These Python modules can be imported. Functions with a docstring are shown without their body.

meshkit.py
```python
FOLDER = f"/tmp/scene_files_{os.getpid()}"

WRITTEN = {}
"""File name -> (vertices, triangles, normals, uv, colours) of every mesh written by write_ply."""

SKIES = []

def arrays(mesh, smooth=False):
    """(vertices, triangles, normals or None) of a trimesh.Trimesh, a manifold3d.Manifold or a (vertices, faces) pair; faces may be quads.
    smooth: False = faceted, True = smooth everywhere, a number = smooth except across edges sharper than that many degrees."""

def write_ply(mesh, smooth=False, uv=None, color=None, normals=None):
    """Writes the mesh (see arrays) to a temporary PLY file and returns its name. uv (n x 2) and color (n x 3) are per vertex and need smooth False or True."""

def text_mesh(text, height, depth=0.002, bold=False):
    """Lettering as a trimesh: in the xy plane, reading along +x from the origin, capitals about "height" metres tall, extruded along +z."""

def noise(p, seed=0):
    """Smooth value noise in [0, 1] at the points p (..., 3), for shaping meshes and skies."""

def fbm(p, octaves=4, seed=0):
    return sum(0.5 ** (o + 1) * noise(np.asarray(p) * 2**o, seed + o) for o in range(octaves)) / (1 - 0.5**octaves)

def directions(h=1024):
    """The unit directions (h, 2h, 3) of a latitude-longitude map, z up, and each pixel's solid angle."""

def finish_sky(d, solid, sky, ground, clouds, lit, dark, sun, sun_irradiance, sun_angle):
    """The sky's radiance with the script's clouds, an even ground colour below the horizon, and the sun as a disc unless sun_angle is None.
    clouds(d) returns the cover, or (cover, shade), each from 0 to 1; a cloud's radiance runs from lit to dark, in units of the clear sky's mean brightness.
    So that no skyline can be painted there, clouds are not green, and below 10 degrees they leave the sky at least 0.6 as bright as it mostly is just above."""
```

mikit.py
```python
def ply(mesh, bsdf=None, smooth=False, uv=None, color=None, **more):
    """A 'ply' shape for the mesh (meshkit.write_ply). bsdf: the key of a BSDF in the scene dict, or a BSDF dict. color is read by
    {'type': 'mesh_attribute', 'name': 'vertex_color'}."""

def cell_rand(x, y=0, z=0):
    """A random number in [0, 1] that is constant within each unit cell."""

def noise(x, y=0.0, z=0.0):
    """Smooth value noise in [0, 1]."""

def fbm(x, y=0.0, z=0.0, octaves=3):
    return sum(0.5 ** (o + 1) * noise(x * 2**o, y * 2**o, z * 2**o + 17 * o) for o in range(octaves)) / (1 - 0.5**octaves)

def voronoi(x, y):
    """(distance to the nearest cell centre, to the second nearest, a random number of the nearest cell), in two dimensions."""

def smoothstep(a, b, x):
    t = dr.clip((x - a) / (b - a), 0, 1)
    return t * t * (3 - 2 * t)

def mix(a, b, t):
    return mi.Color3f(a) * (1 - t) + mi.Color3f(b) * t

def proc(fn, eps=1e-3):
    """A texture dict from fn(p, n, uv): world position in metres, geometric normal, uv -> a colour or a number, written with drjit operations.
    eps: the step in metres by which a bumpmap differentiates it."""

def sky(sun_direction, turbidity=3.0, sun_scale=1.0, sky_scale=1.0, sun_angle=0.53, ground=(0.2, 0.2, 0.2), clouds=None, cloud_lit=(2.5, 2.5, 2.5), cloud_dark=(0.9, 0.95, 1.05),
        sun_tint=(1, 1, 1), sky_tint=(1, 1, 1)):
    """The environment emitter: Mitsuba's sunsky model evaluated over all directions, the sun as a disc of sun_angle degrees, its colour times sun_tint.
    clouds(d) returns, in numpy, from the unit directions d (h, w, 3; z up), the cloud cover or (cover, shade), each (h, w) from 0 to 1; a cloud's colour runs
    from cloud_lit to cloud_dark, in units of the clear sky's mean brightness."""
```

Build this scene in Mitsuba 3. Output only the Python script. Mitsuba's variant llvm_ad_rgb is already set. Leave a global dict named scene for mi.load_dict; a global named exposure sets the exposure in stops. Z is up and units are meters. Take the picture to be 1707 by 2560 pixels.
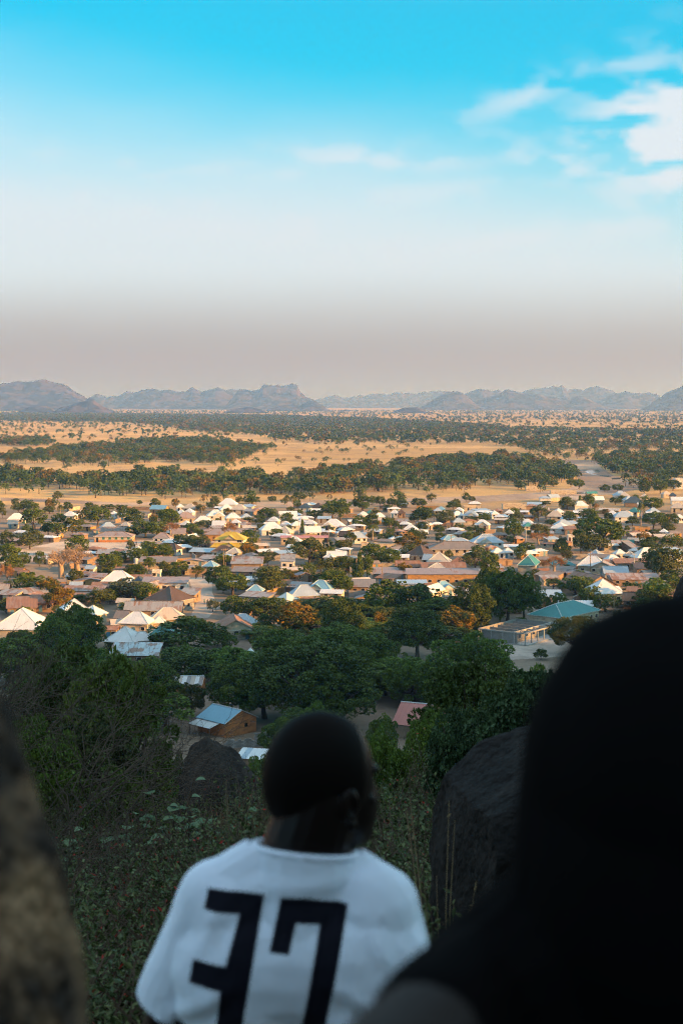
import math, random, numpy as np, trimesh, mitsuba as mi, drjit as dr, mikit, meshkit
import manifold3d as m3
from mikit import proc, noise as tnoise, fbm as tfbm, smoothstep as tss, mix as tmix
T = mi.ScalarTransform4f
scene, labels = {}, {}
HAZE = 6.2e-5
SUN_SCALE, SKY_SCALE = 1.7, 1.6
SKY_TINT, SUN_TINT = (0.015, 0.93, 1.17), (1.0, 0.76, 0.48)
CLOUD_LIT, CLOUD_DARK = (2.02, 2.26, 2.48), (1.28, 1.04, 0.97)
EXPOSURE = 2.5
HIGH_FILL = 0.70
# ------------------------------------------------------------------ camera, air, sky, exposure
PITCH = math.atan(270 / 3556)
scene['haze_air'] = {'type': 'homogeneous', 'albedo': {'type': 'rgb', 'value': [0.91, 0.94, 0.97]}, 'phase': {'type': 'hg', 'g': 0.6}, 'sigma_t': {'type': 'rgb', 'value': [HAZE * 0.66, HAZE, HAZE * 1.55]}}
scene['camera'] = {'type': 'thinlens', 'fov': 2 * math.degrees(math.atan(853.5 / 3556)), 'fov_axis': 'x', 'aperture_radius': 0.0058, 'focus_distance': 420.0,
                   'near_clip': 0.05, 'far_clip': 90000.0,
                   'to_world': T().look_at(origin=[0, 0, 60], target=[0, math.cos(PITCH), 60 - math.sin(PITCH)], up=[0, 0, 1]),
                   'medium': {'type': 'ref', 'id': 'haze_air'}}
SUN_AZ, SUN_EL = math.radians(112), math.radians(12.5)
SUN = [math.sin(SUN_AZ) * math.cos(SUN_EL), math.cos(SUN_AZ) * math.cos(SUN_EL), math.sin(SUN_EL)]
def sstep(a, b, x):
    t = np.clip((x - a) / (b - a), 0, 1)
    return t * t * (3 - 2 * t)
def clouds(d):
    e = np.degrees(np.arcsin(np.clip(d[..., 2], -1, 1)))
    az = np.degrees(np.arctan2(d[..., 0], d[..., 1]))
    warp = meshkit.fbm(np.stack([az / 9, e / 3.0, az * 0], -1), 4, 3) - 0.5
    veil = 1 - sstep(5.6, 14.0, e + 0.10 * np.clip(az, -14, 14) + 1.6 * warp)
    veil = 0.97 * veil
    # cirrus: streaks stretched along the horizon, gathered into banks here and there round the sky
    st = meshkit.fbm(np.stack([az / 1.5 + e * 0.6, e / 0.62 - az * 0.22, az * 0 + 4], -1), 7, 11)
    st = 0.5 + 1.35 * (st - 0.5)
    bank = meshkit.fbm(np.stack([az / 11.0 + 3.1, e / 5.5, az * 0 + 9], -1), 3, 21)
    cir = 0.7 * sstep(0.55, 0.80, st + 0.9 * (bank - 0.55)) * (1 - sstep(7, 11, e))
    for ca, ce, ra, re, tilt, g in CLOUD_BANKS:
        u, v = az - ca, e - ce - tilt * (az - ca)
        m = np.exp(-(u / ra) ** 2 - (v / re) ** 2)
        cir = np.maximum(cir, g * m ** 0.6 * sstep(0.34, 0.80, st + 0.34 * m - 0.08))
    cir *= sstep(3.0, 6.0, e) * (1 - sstep(60, 88, e))
    # high broken cloud added out of view overhead, as fill for the shade
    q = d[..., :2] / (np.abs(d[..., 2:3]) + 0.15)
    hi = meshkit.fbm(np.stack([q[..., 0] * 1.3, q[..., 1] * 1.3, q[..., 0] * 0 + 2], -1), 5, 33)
    cir = np.maximum(cir, HIGH_FILL * sstep(0.30, 0.60, hi) * sstep(14.5, 24, e))
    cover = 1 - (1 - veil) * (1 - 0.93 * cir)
    dust = 1 - sstep(1.7, 5.6, e + 0.35 * warp)
    return np.maximum(cover, dust), dust
CLOUD_BANKS = [(13.2, 10.4, 2.7, 1.9, 0.10, 1.9), (7.5, 12.0, 2.2, 0.42, 0.33, 0.75), (11.5, 12.9, 2.6, 0.35, 0.02, 0.55), (1.0, 9.6, 3.2, 0.4, -0.03, 0.8), (8.8, 9.3, 2.6, 0.5, -0.28, 0.75), (7.0, 6.4, 6.5, 0.45, 0.10, 0.8), (-5, 6.9, 5.0, 0.4, 0.03, 0.6), (4.0, 8.3, 5.0, 0.4, 0.06, 0.5),
               (-34, 10, 5, 1.6, 0.1, 1.0), (38, 13, 6, 1.8, 0.15, 1.0), (70, 11, 7, 2.0, 0.1, 1.0), (-80, 14, 8, 2.0, 0.1, 1.0), (150, 12, 8, 2, 0.1, 1.0), (-140, 11, 8, 2, 0.1, 1.0)]
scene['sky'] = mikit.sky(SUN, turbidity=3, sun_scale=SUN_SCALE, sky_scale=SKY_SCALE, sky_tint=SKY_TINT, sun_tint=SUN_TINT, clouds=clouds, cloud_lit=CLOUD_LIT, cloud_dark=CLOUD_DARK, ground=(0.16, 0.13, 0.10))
exposure = EXPOSURE
MOUNTAINS = [(13000,[(-3220,237),(-3108,261),(-3024,251),(-2927,244),(-2829,254),(-2731,269),(-2662,251),(-2578,240),(-2495,216),(-2426,175),(-2371,143),(-2316,109),(-2218,63),(-2136,1)]),(9300,[(-1867,18),(-1827,43),(-1777,51),(-1727,70),(-1672,79),(-1641,99),(-1622,93),(-1587,59),(-1538,35),(-1458,3)]),(9800,[(-2231,5),(-2178,34),(-2135,52),(-2072,57),(-2020,50),(-1988,34),(-1952,7)]),(19000,[(-3405,116),(-3282,177),(-3220,193),(-3119,152),(-3058,165),(-2976,161),(-2874,213),(-2772,213),(-2671,136),(-2530,-5)]),(16500,[(-2604,3),(-2497,108),(-2390,179),(-2318,218),(-2177,223),(-2071,214),(-1982,232),(-1894,197),(-1823,200),(-1717,232),(-1611,191),(-1540,214),(-1434,264),(-1381,250),(-1292,197),(-1187,144),(-1045,73),(-939,-5)]),(21000,[(-1921,223),(-1786,223),(-1606,268),(-1516,256),(-1403,268),(-1291,189),(-1044,-5)]),(15500,[(-1253,39),(-1135,197),(-1019,212),(-969,195),(-886,222),(-844,268),(-769,271),(-695,278),(-653,258),(-570,251),(-529,265),(-479,255),(-446,180),(-388,139),(-321,109),(-238,64),(-122,-5)]),(12500,[(-675,3),(-594,33),(-501,50),(-433,57),(-366,49),(-313,77),(-259,97),(-205,70),(-152,43),(-71,-4)]),(9600,[(-817,-2),(-755,21),(-683,35),(-621,45),(-570,32),(-508,11),(-446,-4)]),(23000,[(-575,78),(-378,140),(-230,177),(-106,216),(66,162),(313,196),(362,182),(461,214),(634,216),(831,238),(1077,246),(1226,226),(1423,251),(1571,268),(1694,246),(1892,214),(2089,177)]),(12200,[(-122,-5),(-43,-5),(35,18),(140,4),(271,-5)]),(9400,[(310,2),(370,22),(410,39),(501,42),(552,22),(612,2)]),(14500,[(789,25),(913,87),(1006,157),(1083,196),(1146,203),(1208,196),(1239,172),(1286,134),(1380,41),(1443,-5)]),(17500,[(1431,149),(1581,205),(1703,254),(1806,227),(1937,214),(2051,149),(2221,37)]),(14800,[(1290,24),(1417,96),(1575,143),(1655,175),(1702,205),(1797,194),(1877,175),(1988,159),(2083,148),(2131,127),(2258,119),(2369,119),(2433,135),(2496,141),(2576,103),(2688,48),(2832,-5)]),(19500,[(2390,159),(2514,232),(2639,269),(2765,263),(2869,284),(2911,276),(2984,299),(3058,263),(3204,280),(3288,251),(3454,288),(3601,272),(3706,242),(3790,211),(3938,117),(4107,34)]),(16800,[(2997,73),(3140,154),(3247,203),(3337,212),(3446,181),(3518,178),(3608,192),(3698,178),(3771,136),(3898,82),(4007,37)]),(13200,[(2823,0),(2921,92),(3019,155),(3089,190),(3156,214),(3257,254),(3371,226),(3486,127)]),(9300,[(721,-4),(791,8),(841,16),(891,3),(941,-5)])]
# ------------------------------------------------------------------ helpers
def struct(name, mesh, bsdf, label=None, **kw):
    scene[name] = mikit.ply(mesh, bsdf, **kw)
    labels[name] = {'kind': 'structure'}
    if label: labels[name]['label'] = label
def tag(key, label, cat, group=None, kind=None):
    labels[key] = {'label': label, 'category': cat}
    if group: labels[key]['group'] = group
    if kind: labels[key]['kind'] = kind
def two(b): return {'type': 'twosided', 'bsdf': b}
def rough(rgb, r=0.9, spec=0.3): return two({'type': 'principled', 'base_color': rgb if isinstance(rgb, dict) else {'type': 'rgb', 'value': list(rgb)}, 'roughness': r, 'specular': spec})
# ------------------------------------------------------------------ terrain
RIDGE_A, RIDGE_B = np.array([110.0, -245.0]), np.array([510.0, -30.0])
PROF_D = [0, 80, 140, 200, 252, 266.1, 267.9, 275, 290, 300, 316, 332, 348, 365, 381, 398, 413]
PROF_Z = [165, 160, 148, 112, 66, 58.9, 58.5, 56.0, 51.6, 48.5, 43, 35, 25, 14, 6, 1.5, 0]
def ridge_dist(x, y):
    ab = RIDGE_B - RIDGE_A
    t = np.clip(((x - RIDGE_A[0]) * ab[0] + (y - RIDGE_A[1]) * ab[1]) / (ab @ ab), 0, 1)
    return np.hypot(x - RIDGE_A[0] - t * ab[0], y - RIDGE_A[1] - t * ab[1])
def ground_z(x, y):
    x, y = np.asarray(x, float), np.asarray(y, float)
    d = ridge_dist(x, y)
    z = np.interp(d, PROF_D, PROF_Z)
    z = np.maximum(z, 64 * np.exp(-(((x - 232) / 48) ** 2 + ((y - 316) / 44) ** 2)) - 2.0).clip(0)   # added knoll out of view, extends the ridge shadow on the right
    p = np.stack([x / 23, y / 23, x * 0], -1)
    far = sstep(3.0, 40.0, np.hypot(x, y))
    return z + (z > 0.01) * sstep(0, 12, z) * far * (5.0 * (meshkit.fbm(p, 3, 5) - 0.5)) 
na = 420
ang = np.concatenate([np.radians(np.linspace(-17, 17, 220)), np.radians(np.linspace(17, 343, 200)[1:-1])])
rad = np.concatenate([[0.0], np.geomspace(1.0, 40000, 250)])
A_, R_ = np.meshgrid(ang, rad)
gx, gy = R_ * np.sin(A_), R_ * np.cos(A_)
gz = ground_z(gx, gy)
n_a, n_r = len(ang), len(rad)
ii, jj = np.meshgrid(np.arange(n_r - 1), np.arange(n_a), indexing='ij')
j2 = (jj + 1) % n_a
quads = np.stack([ii * n_a + jj, ii * n_a + j2, (ii + 1) * n_a + j2, (ii + 1) * n_a + jj], -1).reshape(-1, 4)
def earth(p, n, uv):
    big = tfbm(p.x * 0.006, p.y * 0.006, 3.0, 4)
    mid = tfbm(p.x * 0.05, p.y * 0.05, 1.0, 3)
    fine = tfbm(p.x * 0.9, p.y * 0.9, p.z * 0.9, 3)
    c = tmix((0.36, 0.228, 0.092), (0.46, 0.300, 0.128), tss(0.35, 0.65, big))
    c = tmix(c, mi.Color3f(0.25, 0.17, 0.10), tss(0.5, 0.75, mid) * 0.7)
    town = tss(900.0, 760.0, p.y)
    c = tmix(c, tmix((0.165, 0.122, 0.088), (0.265, 0.205, 0.15), mid), town)
    hill = tss(1.0, 8.0, p.z)
    c = tmix(c, tmix((0.06, 0.05, 0.032), (0.13, 0.10, 0.065), fine), hill)
    bounce_rock = tmix((0.24, 0.205, 0.175), (0.36, 0.31, 0.27), tfbm(p.x * 0.25, p.y * 0.25, p.z * 0.25, 3))  # pale rock added to the unseen upper hill, bounces light to the jersey
    c = tmix(c, bounce_rock, tss(59.0, 64.0, p.z))
    return c * (0.82 + 0.36 * fine)
scene['earth'] = rough(proc(earth))
struct('ground', (np.stack([gx.ravel(), gy.ravel(), gz.ravel()], -1), quads), 'earth', smooth=True)
# ------------------------------------------------------------------ far hills
def rock_far(p, n, uv):
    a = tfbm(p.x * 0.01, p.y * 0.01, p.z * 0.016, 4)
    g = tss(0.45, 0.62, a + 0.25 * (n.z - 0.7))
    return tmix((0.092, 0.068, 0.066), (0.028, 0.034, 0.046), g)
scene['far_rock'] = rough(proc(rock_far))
for k, (Y, pr) in enumerate(MOUNTAINS):
    px, pz = np.array([q[0] for q in pr], float), np.array([q[1] for q in pr], float)
    hmax, w = pz.max(), px[-1] - px[0]
    dep = min(max(2.2 * hmax, 0.30 * w), 1400)
    nx, ny = int(np.clip(w / 12, 80, 320)), 90
    X, V = np.meshgrid(np.linspace(px[0], px[-1], nx), np.linspace(-1, 1, ny))
    crest = np.interp(X, px, pz)
    q = np.stack([X / 260, V * dep / 260, X * 0 + k], -1)
    rdg = 1 - 2 * np.abs(meshkit.fbm(q, 5, 30 + k) - 0.5)
    wob = (meshkit.fbm(q * 0.6, 3, 70 + k) - 0.5) * 0.5
    fall = np.clip(1 - np.abs(V + wob * (1 - np.abs(V))) ** 1.25, 0, 1)
    small = meshkit.fbm(np.stack([X / 60, V * dep / 60, X * 0], -1), 5, 8 + k) - 0.5
    Z = crest * fall * (0.84 + 0.22 * (rdg - 0.55)) + crest * 0.14 * fall
    Z += small * 0.15 * hmax * fall ** 0.5 * np.clip(crest / hmax * 3, 0, 1)
    Z -= 3.0
    idx = np.arange(nx * ny).reshape(ny, nx)
    f = np.stack([idx[:-1, :-1], idx[:-1, 1:], idx[1:, 1:], idx[1:, :-1]], -1).reshape(-1, 4)
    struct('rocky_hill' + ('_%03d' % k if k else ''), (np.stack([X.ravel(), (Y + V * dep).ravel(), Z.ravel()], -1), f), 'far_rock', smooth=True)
# ------------------------------------------------------------------ dry river, water, bare ground
from shapely.geometry import Polygon
import shapely
def sheet(name, pts, z, bsdf, label, step=None):
    pg = Polygon(pts).buffer(0)
    pg = max(getattr(pg, 'geoms', [pg]), key=lambda g: g.area)
    # soften the outline
    r = 0.02 * math.sqrt(pg.area)
    pg = pg.buffer(r).buffer(-2 * r).buffer(r)
    pg = max(getattr(pg, 'geoms', [pg]), key=lambda g: g.area)
    v, f = trimesh.creation.triangulate_polygon(pg, engine='earcut')
    struct(name, (np.column_stack([v, np.full(len(v), z)]), f), bsdf, label)
def sand(p, n, uv):
    a, b = tfbm(p.x * 0.03, p.y * 0.008, 1.0, 4), tfbm(p.x * 0.4, p.y * 0.4, 2.0, 2)
    return tmix((0.23, 0.17, 0.13), (0.38, 0.28, 0.20), tss(0.3, 0.7, a)) * (0.85 + 0.3 * b)
def dust_ground(p, n, uv):
    a, b = tfbm(p.x * 0.12, p.y * 0.12, 1.0, 4), tfbm(p.x * 1.1, p.y * 1.1, 2.0, 2)
    return tmix((0.33, 0.27, 0.22), (0.46, 0.38, 0.31), tss(0.3, 0.7, a)) * (0.85 + 0.3 * b)
scene['river_sand'], scene['dusty_soil'] = rough(proc(sand)), rough(proc(dust_ground))
scene['shallow_water'] = two({'type': 'principled', 'base_color': {'type': 'rgb', 'value': [0.10, 0.10, 0.10]}, 'roughness': 0.06, 'specular': 0.6})
for k, pts in enumerate([[(205.0,1528.0),(238.0,1550.0),(274.0,1507.0),(250.0,1380.0),(230.0,1208.0),(227.0,1125.0),(254.0,1149.0),(273.0,1137.0),(254.0,1058.0),(212.0,1008.0),(184.0,949.0),(141.0,916.0),(112.0,890.0),(80.0,868.0),(35.0,847.0),(-17.0,827.0),(-50.0,834.0),(-52.0,868.0),(-13.0,890.0),(37.0,905.0),(91.0,928.0),(129.0,962.0),(161.0,1008.0),(184.0,1096.0),(196.0,1188.0),(203.0,1320.0)],[(-212.0,882.0),(-166.0,861.0),(-125.0,834.0),(-108.0,847.0),(-111.0,871.0),(-135.0,864.0),(-178.0,897.0),(-219.0,912.0)]]):
    sheet('river_bed' + ('_%03d' % k if k else ''), pts, 0.03, 'river_sand', 'dry sandy river bed')
for k, pts in enumerate([[(222.7,1288.2),(235.4,1303.9),(228.8,1257.7),(216.7,1228.7),(218.5,1201.0),(226.1,1187.6),(219.2,1168.1),(213.5,1214.7),(215.4,1257.7)],[(219.4,1155.4),(227.1,1161.7),(223.6,1136.9),(215.4,1130.8)],[(153.5,962.1),(168.6,970.9),(169.1,957.7),(152.2,945.0)],[(136.9,940.8),(150.8,945.0),(148.9,932.5),(135.7,928.4)]]):
    sheet('river_water' + ('_%03d' % k if k else ''), pts, 0.07, 'shallow_water', 'shallow water left in the sandy river bed')
for k, pts in enumerate([[(-140.7,583.4),(-131.9,588.2),(-124.4,617.4),(-110.3,626.6),(-92.1,622.9),(-76.7,626.6),(-68.9,636.0),(-65.7,622.9),(-76.9,599.9),(-84.0,578.6),(-104.9,567.7),(-114.7,545.7),(-129.0,534.6)],[(-53.0,488.8),(-41.1,494.5),(-22.1,508.8),(-9.2,513.8),(-9.1,504.0),(-35.3,492.2),(-44.2,483.1),(-41.4,452.0),(-36.4,416.2),(-37.5,396.5),(-42.6,396.5),(-43.7,424.6),(-48.9,461.9)],[(-60.8,645.7),(-38.3,636.0),(-36.9,612.1),(-60.4,605.1)],[(39.7,371.9),(62.0,385.6),(56.0,336.1),(40.1,330.7),(35.6,341.6)]]):
    sheet('dirt_road' + ('_%03d' % k if k else ''), pts, 0.02, 'dusty_soil', 'pale bare ground between the houses')
# ------------------------------------------------------------------ trees
def leaf(name, a, b, s=0.55, f=0.5):
    fn = lambda p, n, uv: tmix(a, b, tss(0.30, 0.72, tfbm(p.x * s, p.y * s, p.z * s, 2))) * (0.75 + 0.5 * tnoise(p.x * 5, p.y * 5, p.z * 5))
    scene[name] = two({'type': 'principled', 'base_color': proc(fn), 'roughness': 0.62, 'specular': 0.35})
LEAF = {'g': 'leaf_green', 'd': 'leaf_dark', 'o': 'leaf_olive', 'h': 'leaf_gold', 'p': 'leaf_pale', 'e': 'leaf_fresh'}
leaf('leaf_green', (0.068, 0.108, 0.012), (0.128, 0.165, 0.022))
leaf('leaf_dark', (0.047, 0.078, 0.011), (0.090, 0.124, 0.019))
leaf('leaf_olive', (0.082, 0.104, 0.022), (0.125, 0.132, 0.030))
leaf('leaf_gold', (0.058, 0.085, 0.018), (0.300, 0.165, 0.016), 0.45)
leaf('leaf_pale', (0.085, 0.110, 0.060), (0.130, 0.150, 0.085))
leaf('leaf_fresh', (0.085, 0.140, 0.016), (0.140, 0.205, 0.026))
def bark(p, n, uv):
    return tmix((0.07, 0.05, 0.036), (0.15, 0.115, 0.085), tfbm(p.x * 4, p.y * 4, p.z * 0.8, 3))
def grey_bark(p, n, uv):
    return tmix((0.32, 0.22, 0.15), (0.50, 0.36, 0.25), tfbm(p.x * 2, p.y * 2, p.z * 0.6, 3))
scene['bark'], scene['pale_bark'] = rough(proc(bark)), rough(proc(grey_bark))
scene['rust_twig'] = rough((0.30, 0.15, 0.06))
def tube(pts, rad, sides=6):
    p, r = np.asarray(pts, float), np.asarray(rad, float)
    t = np.gradient(p, axis=0); t /= np.linalg.norm(t, axis=1, keepdims=True) + 1e-9
    a = np.cross(t, np.where(np.abs(t[:, 2:]) < 0.9, [0, 0, 1.0], [1.0, 0, 0])); a /= np.linalg.norm(a, axis=1, keepdims=True) + 1e-9
    b = np.cross(t, a); an = np.arange(sides) * 2 * np.pi / sides
    v = p[:, None] + r[:, None, None] * (np.cos(an)[None, :, None] * a[:, None] + np.sin(an)[None, :, None] * b[:, None])
    i, j = np.meshgrid(np.arange(len(p) - 1), np.arange(sides), indexing='ij')
    q = np.stack([i * sides + j, i * sides + (j + 1) % sides, (i + 1) * sides + (j + 1) % sides, (i + 1) * sides + j], -1).reshape(-1, 4)
    return v.reshape(-1, 3), np.vstack([q[:, [0, 1, 2]], q[:, [0, 2, 3]]])
def join(parts):
    vs, fs, at = [], [], 0
    for v, f in parts:
        vs.append(v); fs.append(np.asarray(f) + at); at += len(v)
    return np.vstack(vs), np.vstack(fs)
def unit(v): return v / (np.linalg.norm(v, axis=-1, keepdims=True) + 1e-9)
def leaves(rng, c, out, size, aspect=0.55, droop=0.0):
    """one diamond leaf spray (2 triangles, folded) per centre c; out = outward directions"""
    n = len(c)
    ax = unit(out + rng.normal(0, 0.75, (n, 3)) - np.array([0, 0, droop]))
    sd = unit(np.cross(ax, rng.normal(0, 1, (n, 3))))
    s = size * rng.uniform(0.6, 1.35, (n, 1))
    nrm = np.cross(ax, sd)
    tip, back = c + ax * s * 0.55, c - ax * s * 0.45
    l, r = c + sd * s * aspect * 0.5 + nrm * s * 0.10, c - sd * s * aspect * 0.5 + nrm * s * 0.10
    v = np.stack([back, l, tip, r], 1).reshape(-1, 3)
    k = np.arange(n)[:, None] * 4
    return v, np.vstack([k + [0, 1, 2], k + [0, 2, 3]])
def crown_points(rng, n_lobes, per, rx, rz, zc, lobe):
    """points on lumpy lobes gathered over an ellipsoid crown"""
    u = unit(rng.normal(0, 1, (n_lobes, 3)))
    u[:, 2] = np.where(u[:, 2] < -0.75, -u[:, 2] * 0.5, u[:, 2])
    rad = rng.uniform(0.45, 1.0, (n_lobes, 1)) ** 0.55
    cen = u * rad * np.array([rx, rx, rz]) * (1 - 0.55 * lobe) + [0, 0, zc]
    lr = lobe * rx * rng.uniform(0.65, 1.25, n_lobes)
    d = unit(rng.normal(0, 1, (n_lobes, per, 3)) + u[:, None] * 0.55 + np.array([0, 0, 0.35]))
    rr = rng.uniform(0.55, 1.0, (n_lobes, per, 1)) ** 0.5
    p = cen[:, None] + d * rr * lr[:, None, None] * np.array([1, 1, 0.82])
    return p.reshape(-1, 3), d.reshape(-1, 3), cen
def trunk_mesh(rng, cen, h0, r0, zc, n_limb, sides=6):
    lean = rng.normal(0, 0.25, 2)
    top = np.array([lean[0], lean[1], h0])
    parts = [tube([[0, 0, -0.4], [0.02, 0, 0.25], top * [.4, .4, .5], top], [r0 * 1.5, r0 * 1.12, r0 * 0.95, r0 * 0.8], sides)]
    for c in cen[rng.choice(len(cen), min(n_limb, len(cen)), False)]:
        mid = top * 0.55 + c * 0.45 + rng.normal(0, 0.3, 3)
        parts.append(tube([top - [0, 0, 0.15], mid, c], [r0 * 0.62, r0 * 0.38, r0 * 0.10], max(4, sides - 2)))
    return join(parts)
GROUPS = {}
def tree_group(shape, col, lod, var):
    """a shapegroup of one 10 m tree 10 m wide: trunk and crown"""
    key = f'{shape}_{col}_{lod}_{var}'
    if key in GROUPS: return GROUPS[key]
    rng = np.random.default_rng(abs(hash_(key)))
    kw = {}
    if shape == 'n':
        n_l, per, size, lobe = [(150, 120, 0.30, 0.175), (56, 52, 0.60, 0.25), (20, 15, 1.45, 0.36)][lod]
        rx, rz, zc = 5.0, 4.3 + 0.25 * (var % 3), 5.1
        p, d, cen = crown_points(rng, n_l, per, rx, rz, zc, lobe)
        # gaps: whole wedges of the crown set back
        g = meshkit.noise(unit(p - [0, 0, zc]) * 2.1 + 7.3 * var, 5)
        p = [0, 0, zc] + (p - [0, 0, zc]) * (0.74 + 0.36 * g)[:, None]
        crown = leaves(rng, p, d, size, 0.6)
        p[:, 2] = np.maximum(p[:, 2], 0.9)
        crown = leaves(rng, p, d, size, 0.6)
        trunk = trunk_mesh(rng, cen, 2.4, 0.30, zc, [16, 7, 3][lod], [8, 6, 5][lod])
        mats = (LEAF[col], 'bark')
    elif shape == 'l':   # layered, spreading
        ps, ds, cs = [], [], []
        for k in range(22):
            a, t = k * 2.4, k / 21
            r = 5.0 * (1 - 0.75 * t) * rng.uniform(0.55, 1.0)
            c = np.array([math.cos(a) * r, math.sin(a) * r, 2.6 + 7.0 * t])
            q = c + rng.normal(0, 1, (170, 3)) * [1.25, 1.25, 0.22]
            ps.append(q); ds.append(unit(rng.normal(0, 1, (170, 3)) * [1, 1, .3])); cs.append(c)
        crown = leaves(rng, np.vstack(ps), np.vstack(ds), 0.7, 0.45)
        trunk = join([tube([[0, 0, -.4], [0, 0, 5], [0, 0, 9.5]], [0.38, 0.28, 0.08])] + [tube([[0, 0, c[2] - .5], c], [0.12, 0.04], 4) for c in cs])
        mats = (LEAF[col], 'bark')
    elif shape == 'c':   # narrow column, 10 m wide before scaling
        t = rng.uniform(0, 1, 2600)
        a = rng.uniform(0, 6.283, 2600)
        r = 5.0 * np.clip(np.minimum(t * 6 + 0.35, (1 - t) ** 0.55 + 0.1), 0, 1) * rng.uniform(0.5, 1.05, 2600) * (0.8 + 0.35 * np.sin(t * 23 + a * 2))
        p = np.stack([np.cos(a) * r, np.sin(a) * r, 0.6 + 9.3 * t], -1)
        crown = leaves(rng, p, np.stack([np.cos(a), np.sin(a), a * 0 - 0.6], -1), 0.9, 0.6)
        trunk = tube([[0, 0, -.4], [0, 0, 9]], [0.7, 0.2], 5)
        mats = (LEAF[col], 'bark')
    elif shape == 'q':   # palm
        parts, tr = [], [tube([[0, 0, -.4], [0.15, 0, 3], [0.0, .1, 6], [0.1, 0, 8.2]], [0.55, 0.42, 0.36, 0.46], 7)]
        for k in range(34):
            a, e = k * 2.399, 1.25 - 1.9 * (k / 33)
            dr_ = np.array([math.cos(a) * math.cos(e), math.sin(a) * math.cos(e), math.sin(e)])
            L = 4.6 * rng.uniform(0.8, 1.1)
            u = np.linspace(0, 1, 9)[:, None]
            mid = np.array([0.1, 0, 8.2]) + dr_ * L * u * [1, 1, 0.42] - np.array([0, 0, 1.9]) * u ** 2
            tr.append(tube(mid, np.linspace(0.10, 0.02, 9), 3))
            q = np.repeat(mid[1:], 6, 0) + rng.normal(0, 0.10, (48, 3))
            sdv = np.cross(dr_, [0, 0, 1]); sg = np.where(np.arange(48) % 2, 1, -1)[:, None]
            parts.append(leaves(rng, q + sdv * sg * 0.35, unit(sdv * sg + dr_ * 0.6 - [0, 0, .35]) * 3, 0.95, 0.22))
        crown, trunk = join(parts), join(tr)
        mats = (LEAF[col], 'pale_bark')
    else:                # bare crown of twigs on a swollen trunk
        segs, tw = [], []
        fat = 0.95 if col == 'x' else 0.50
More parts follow.
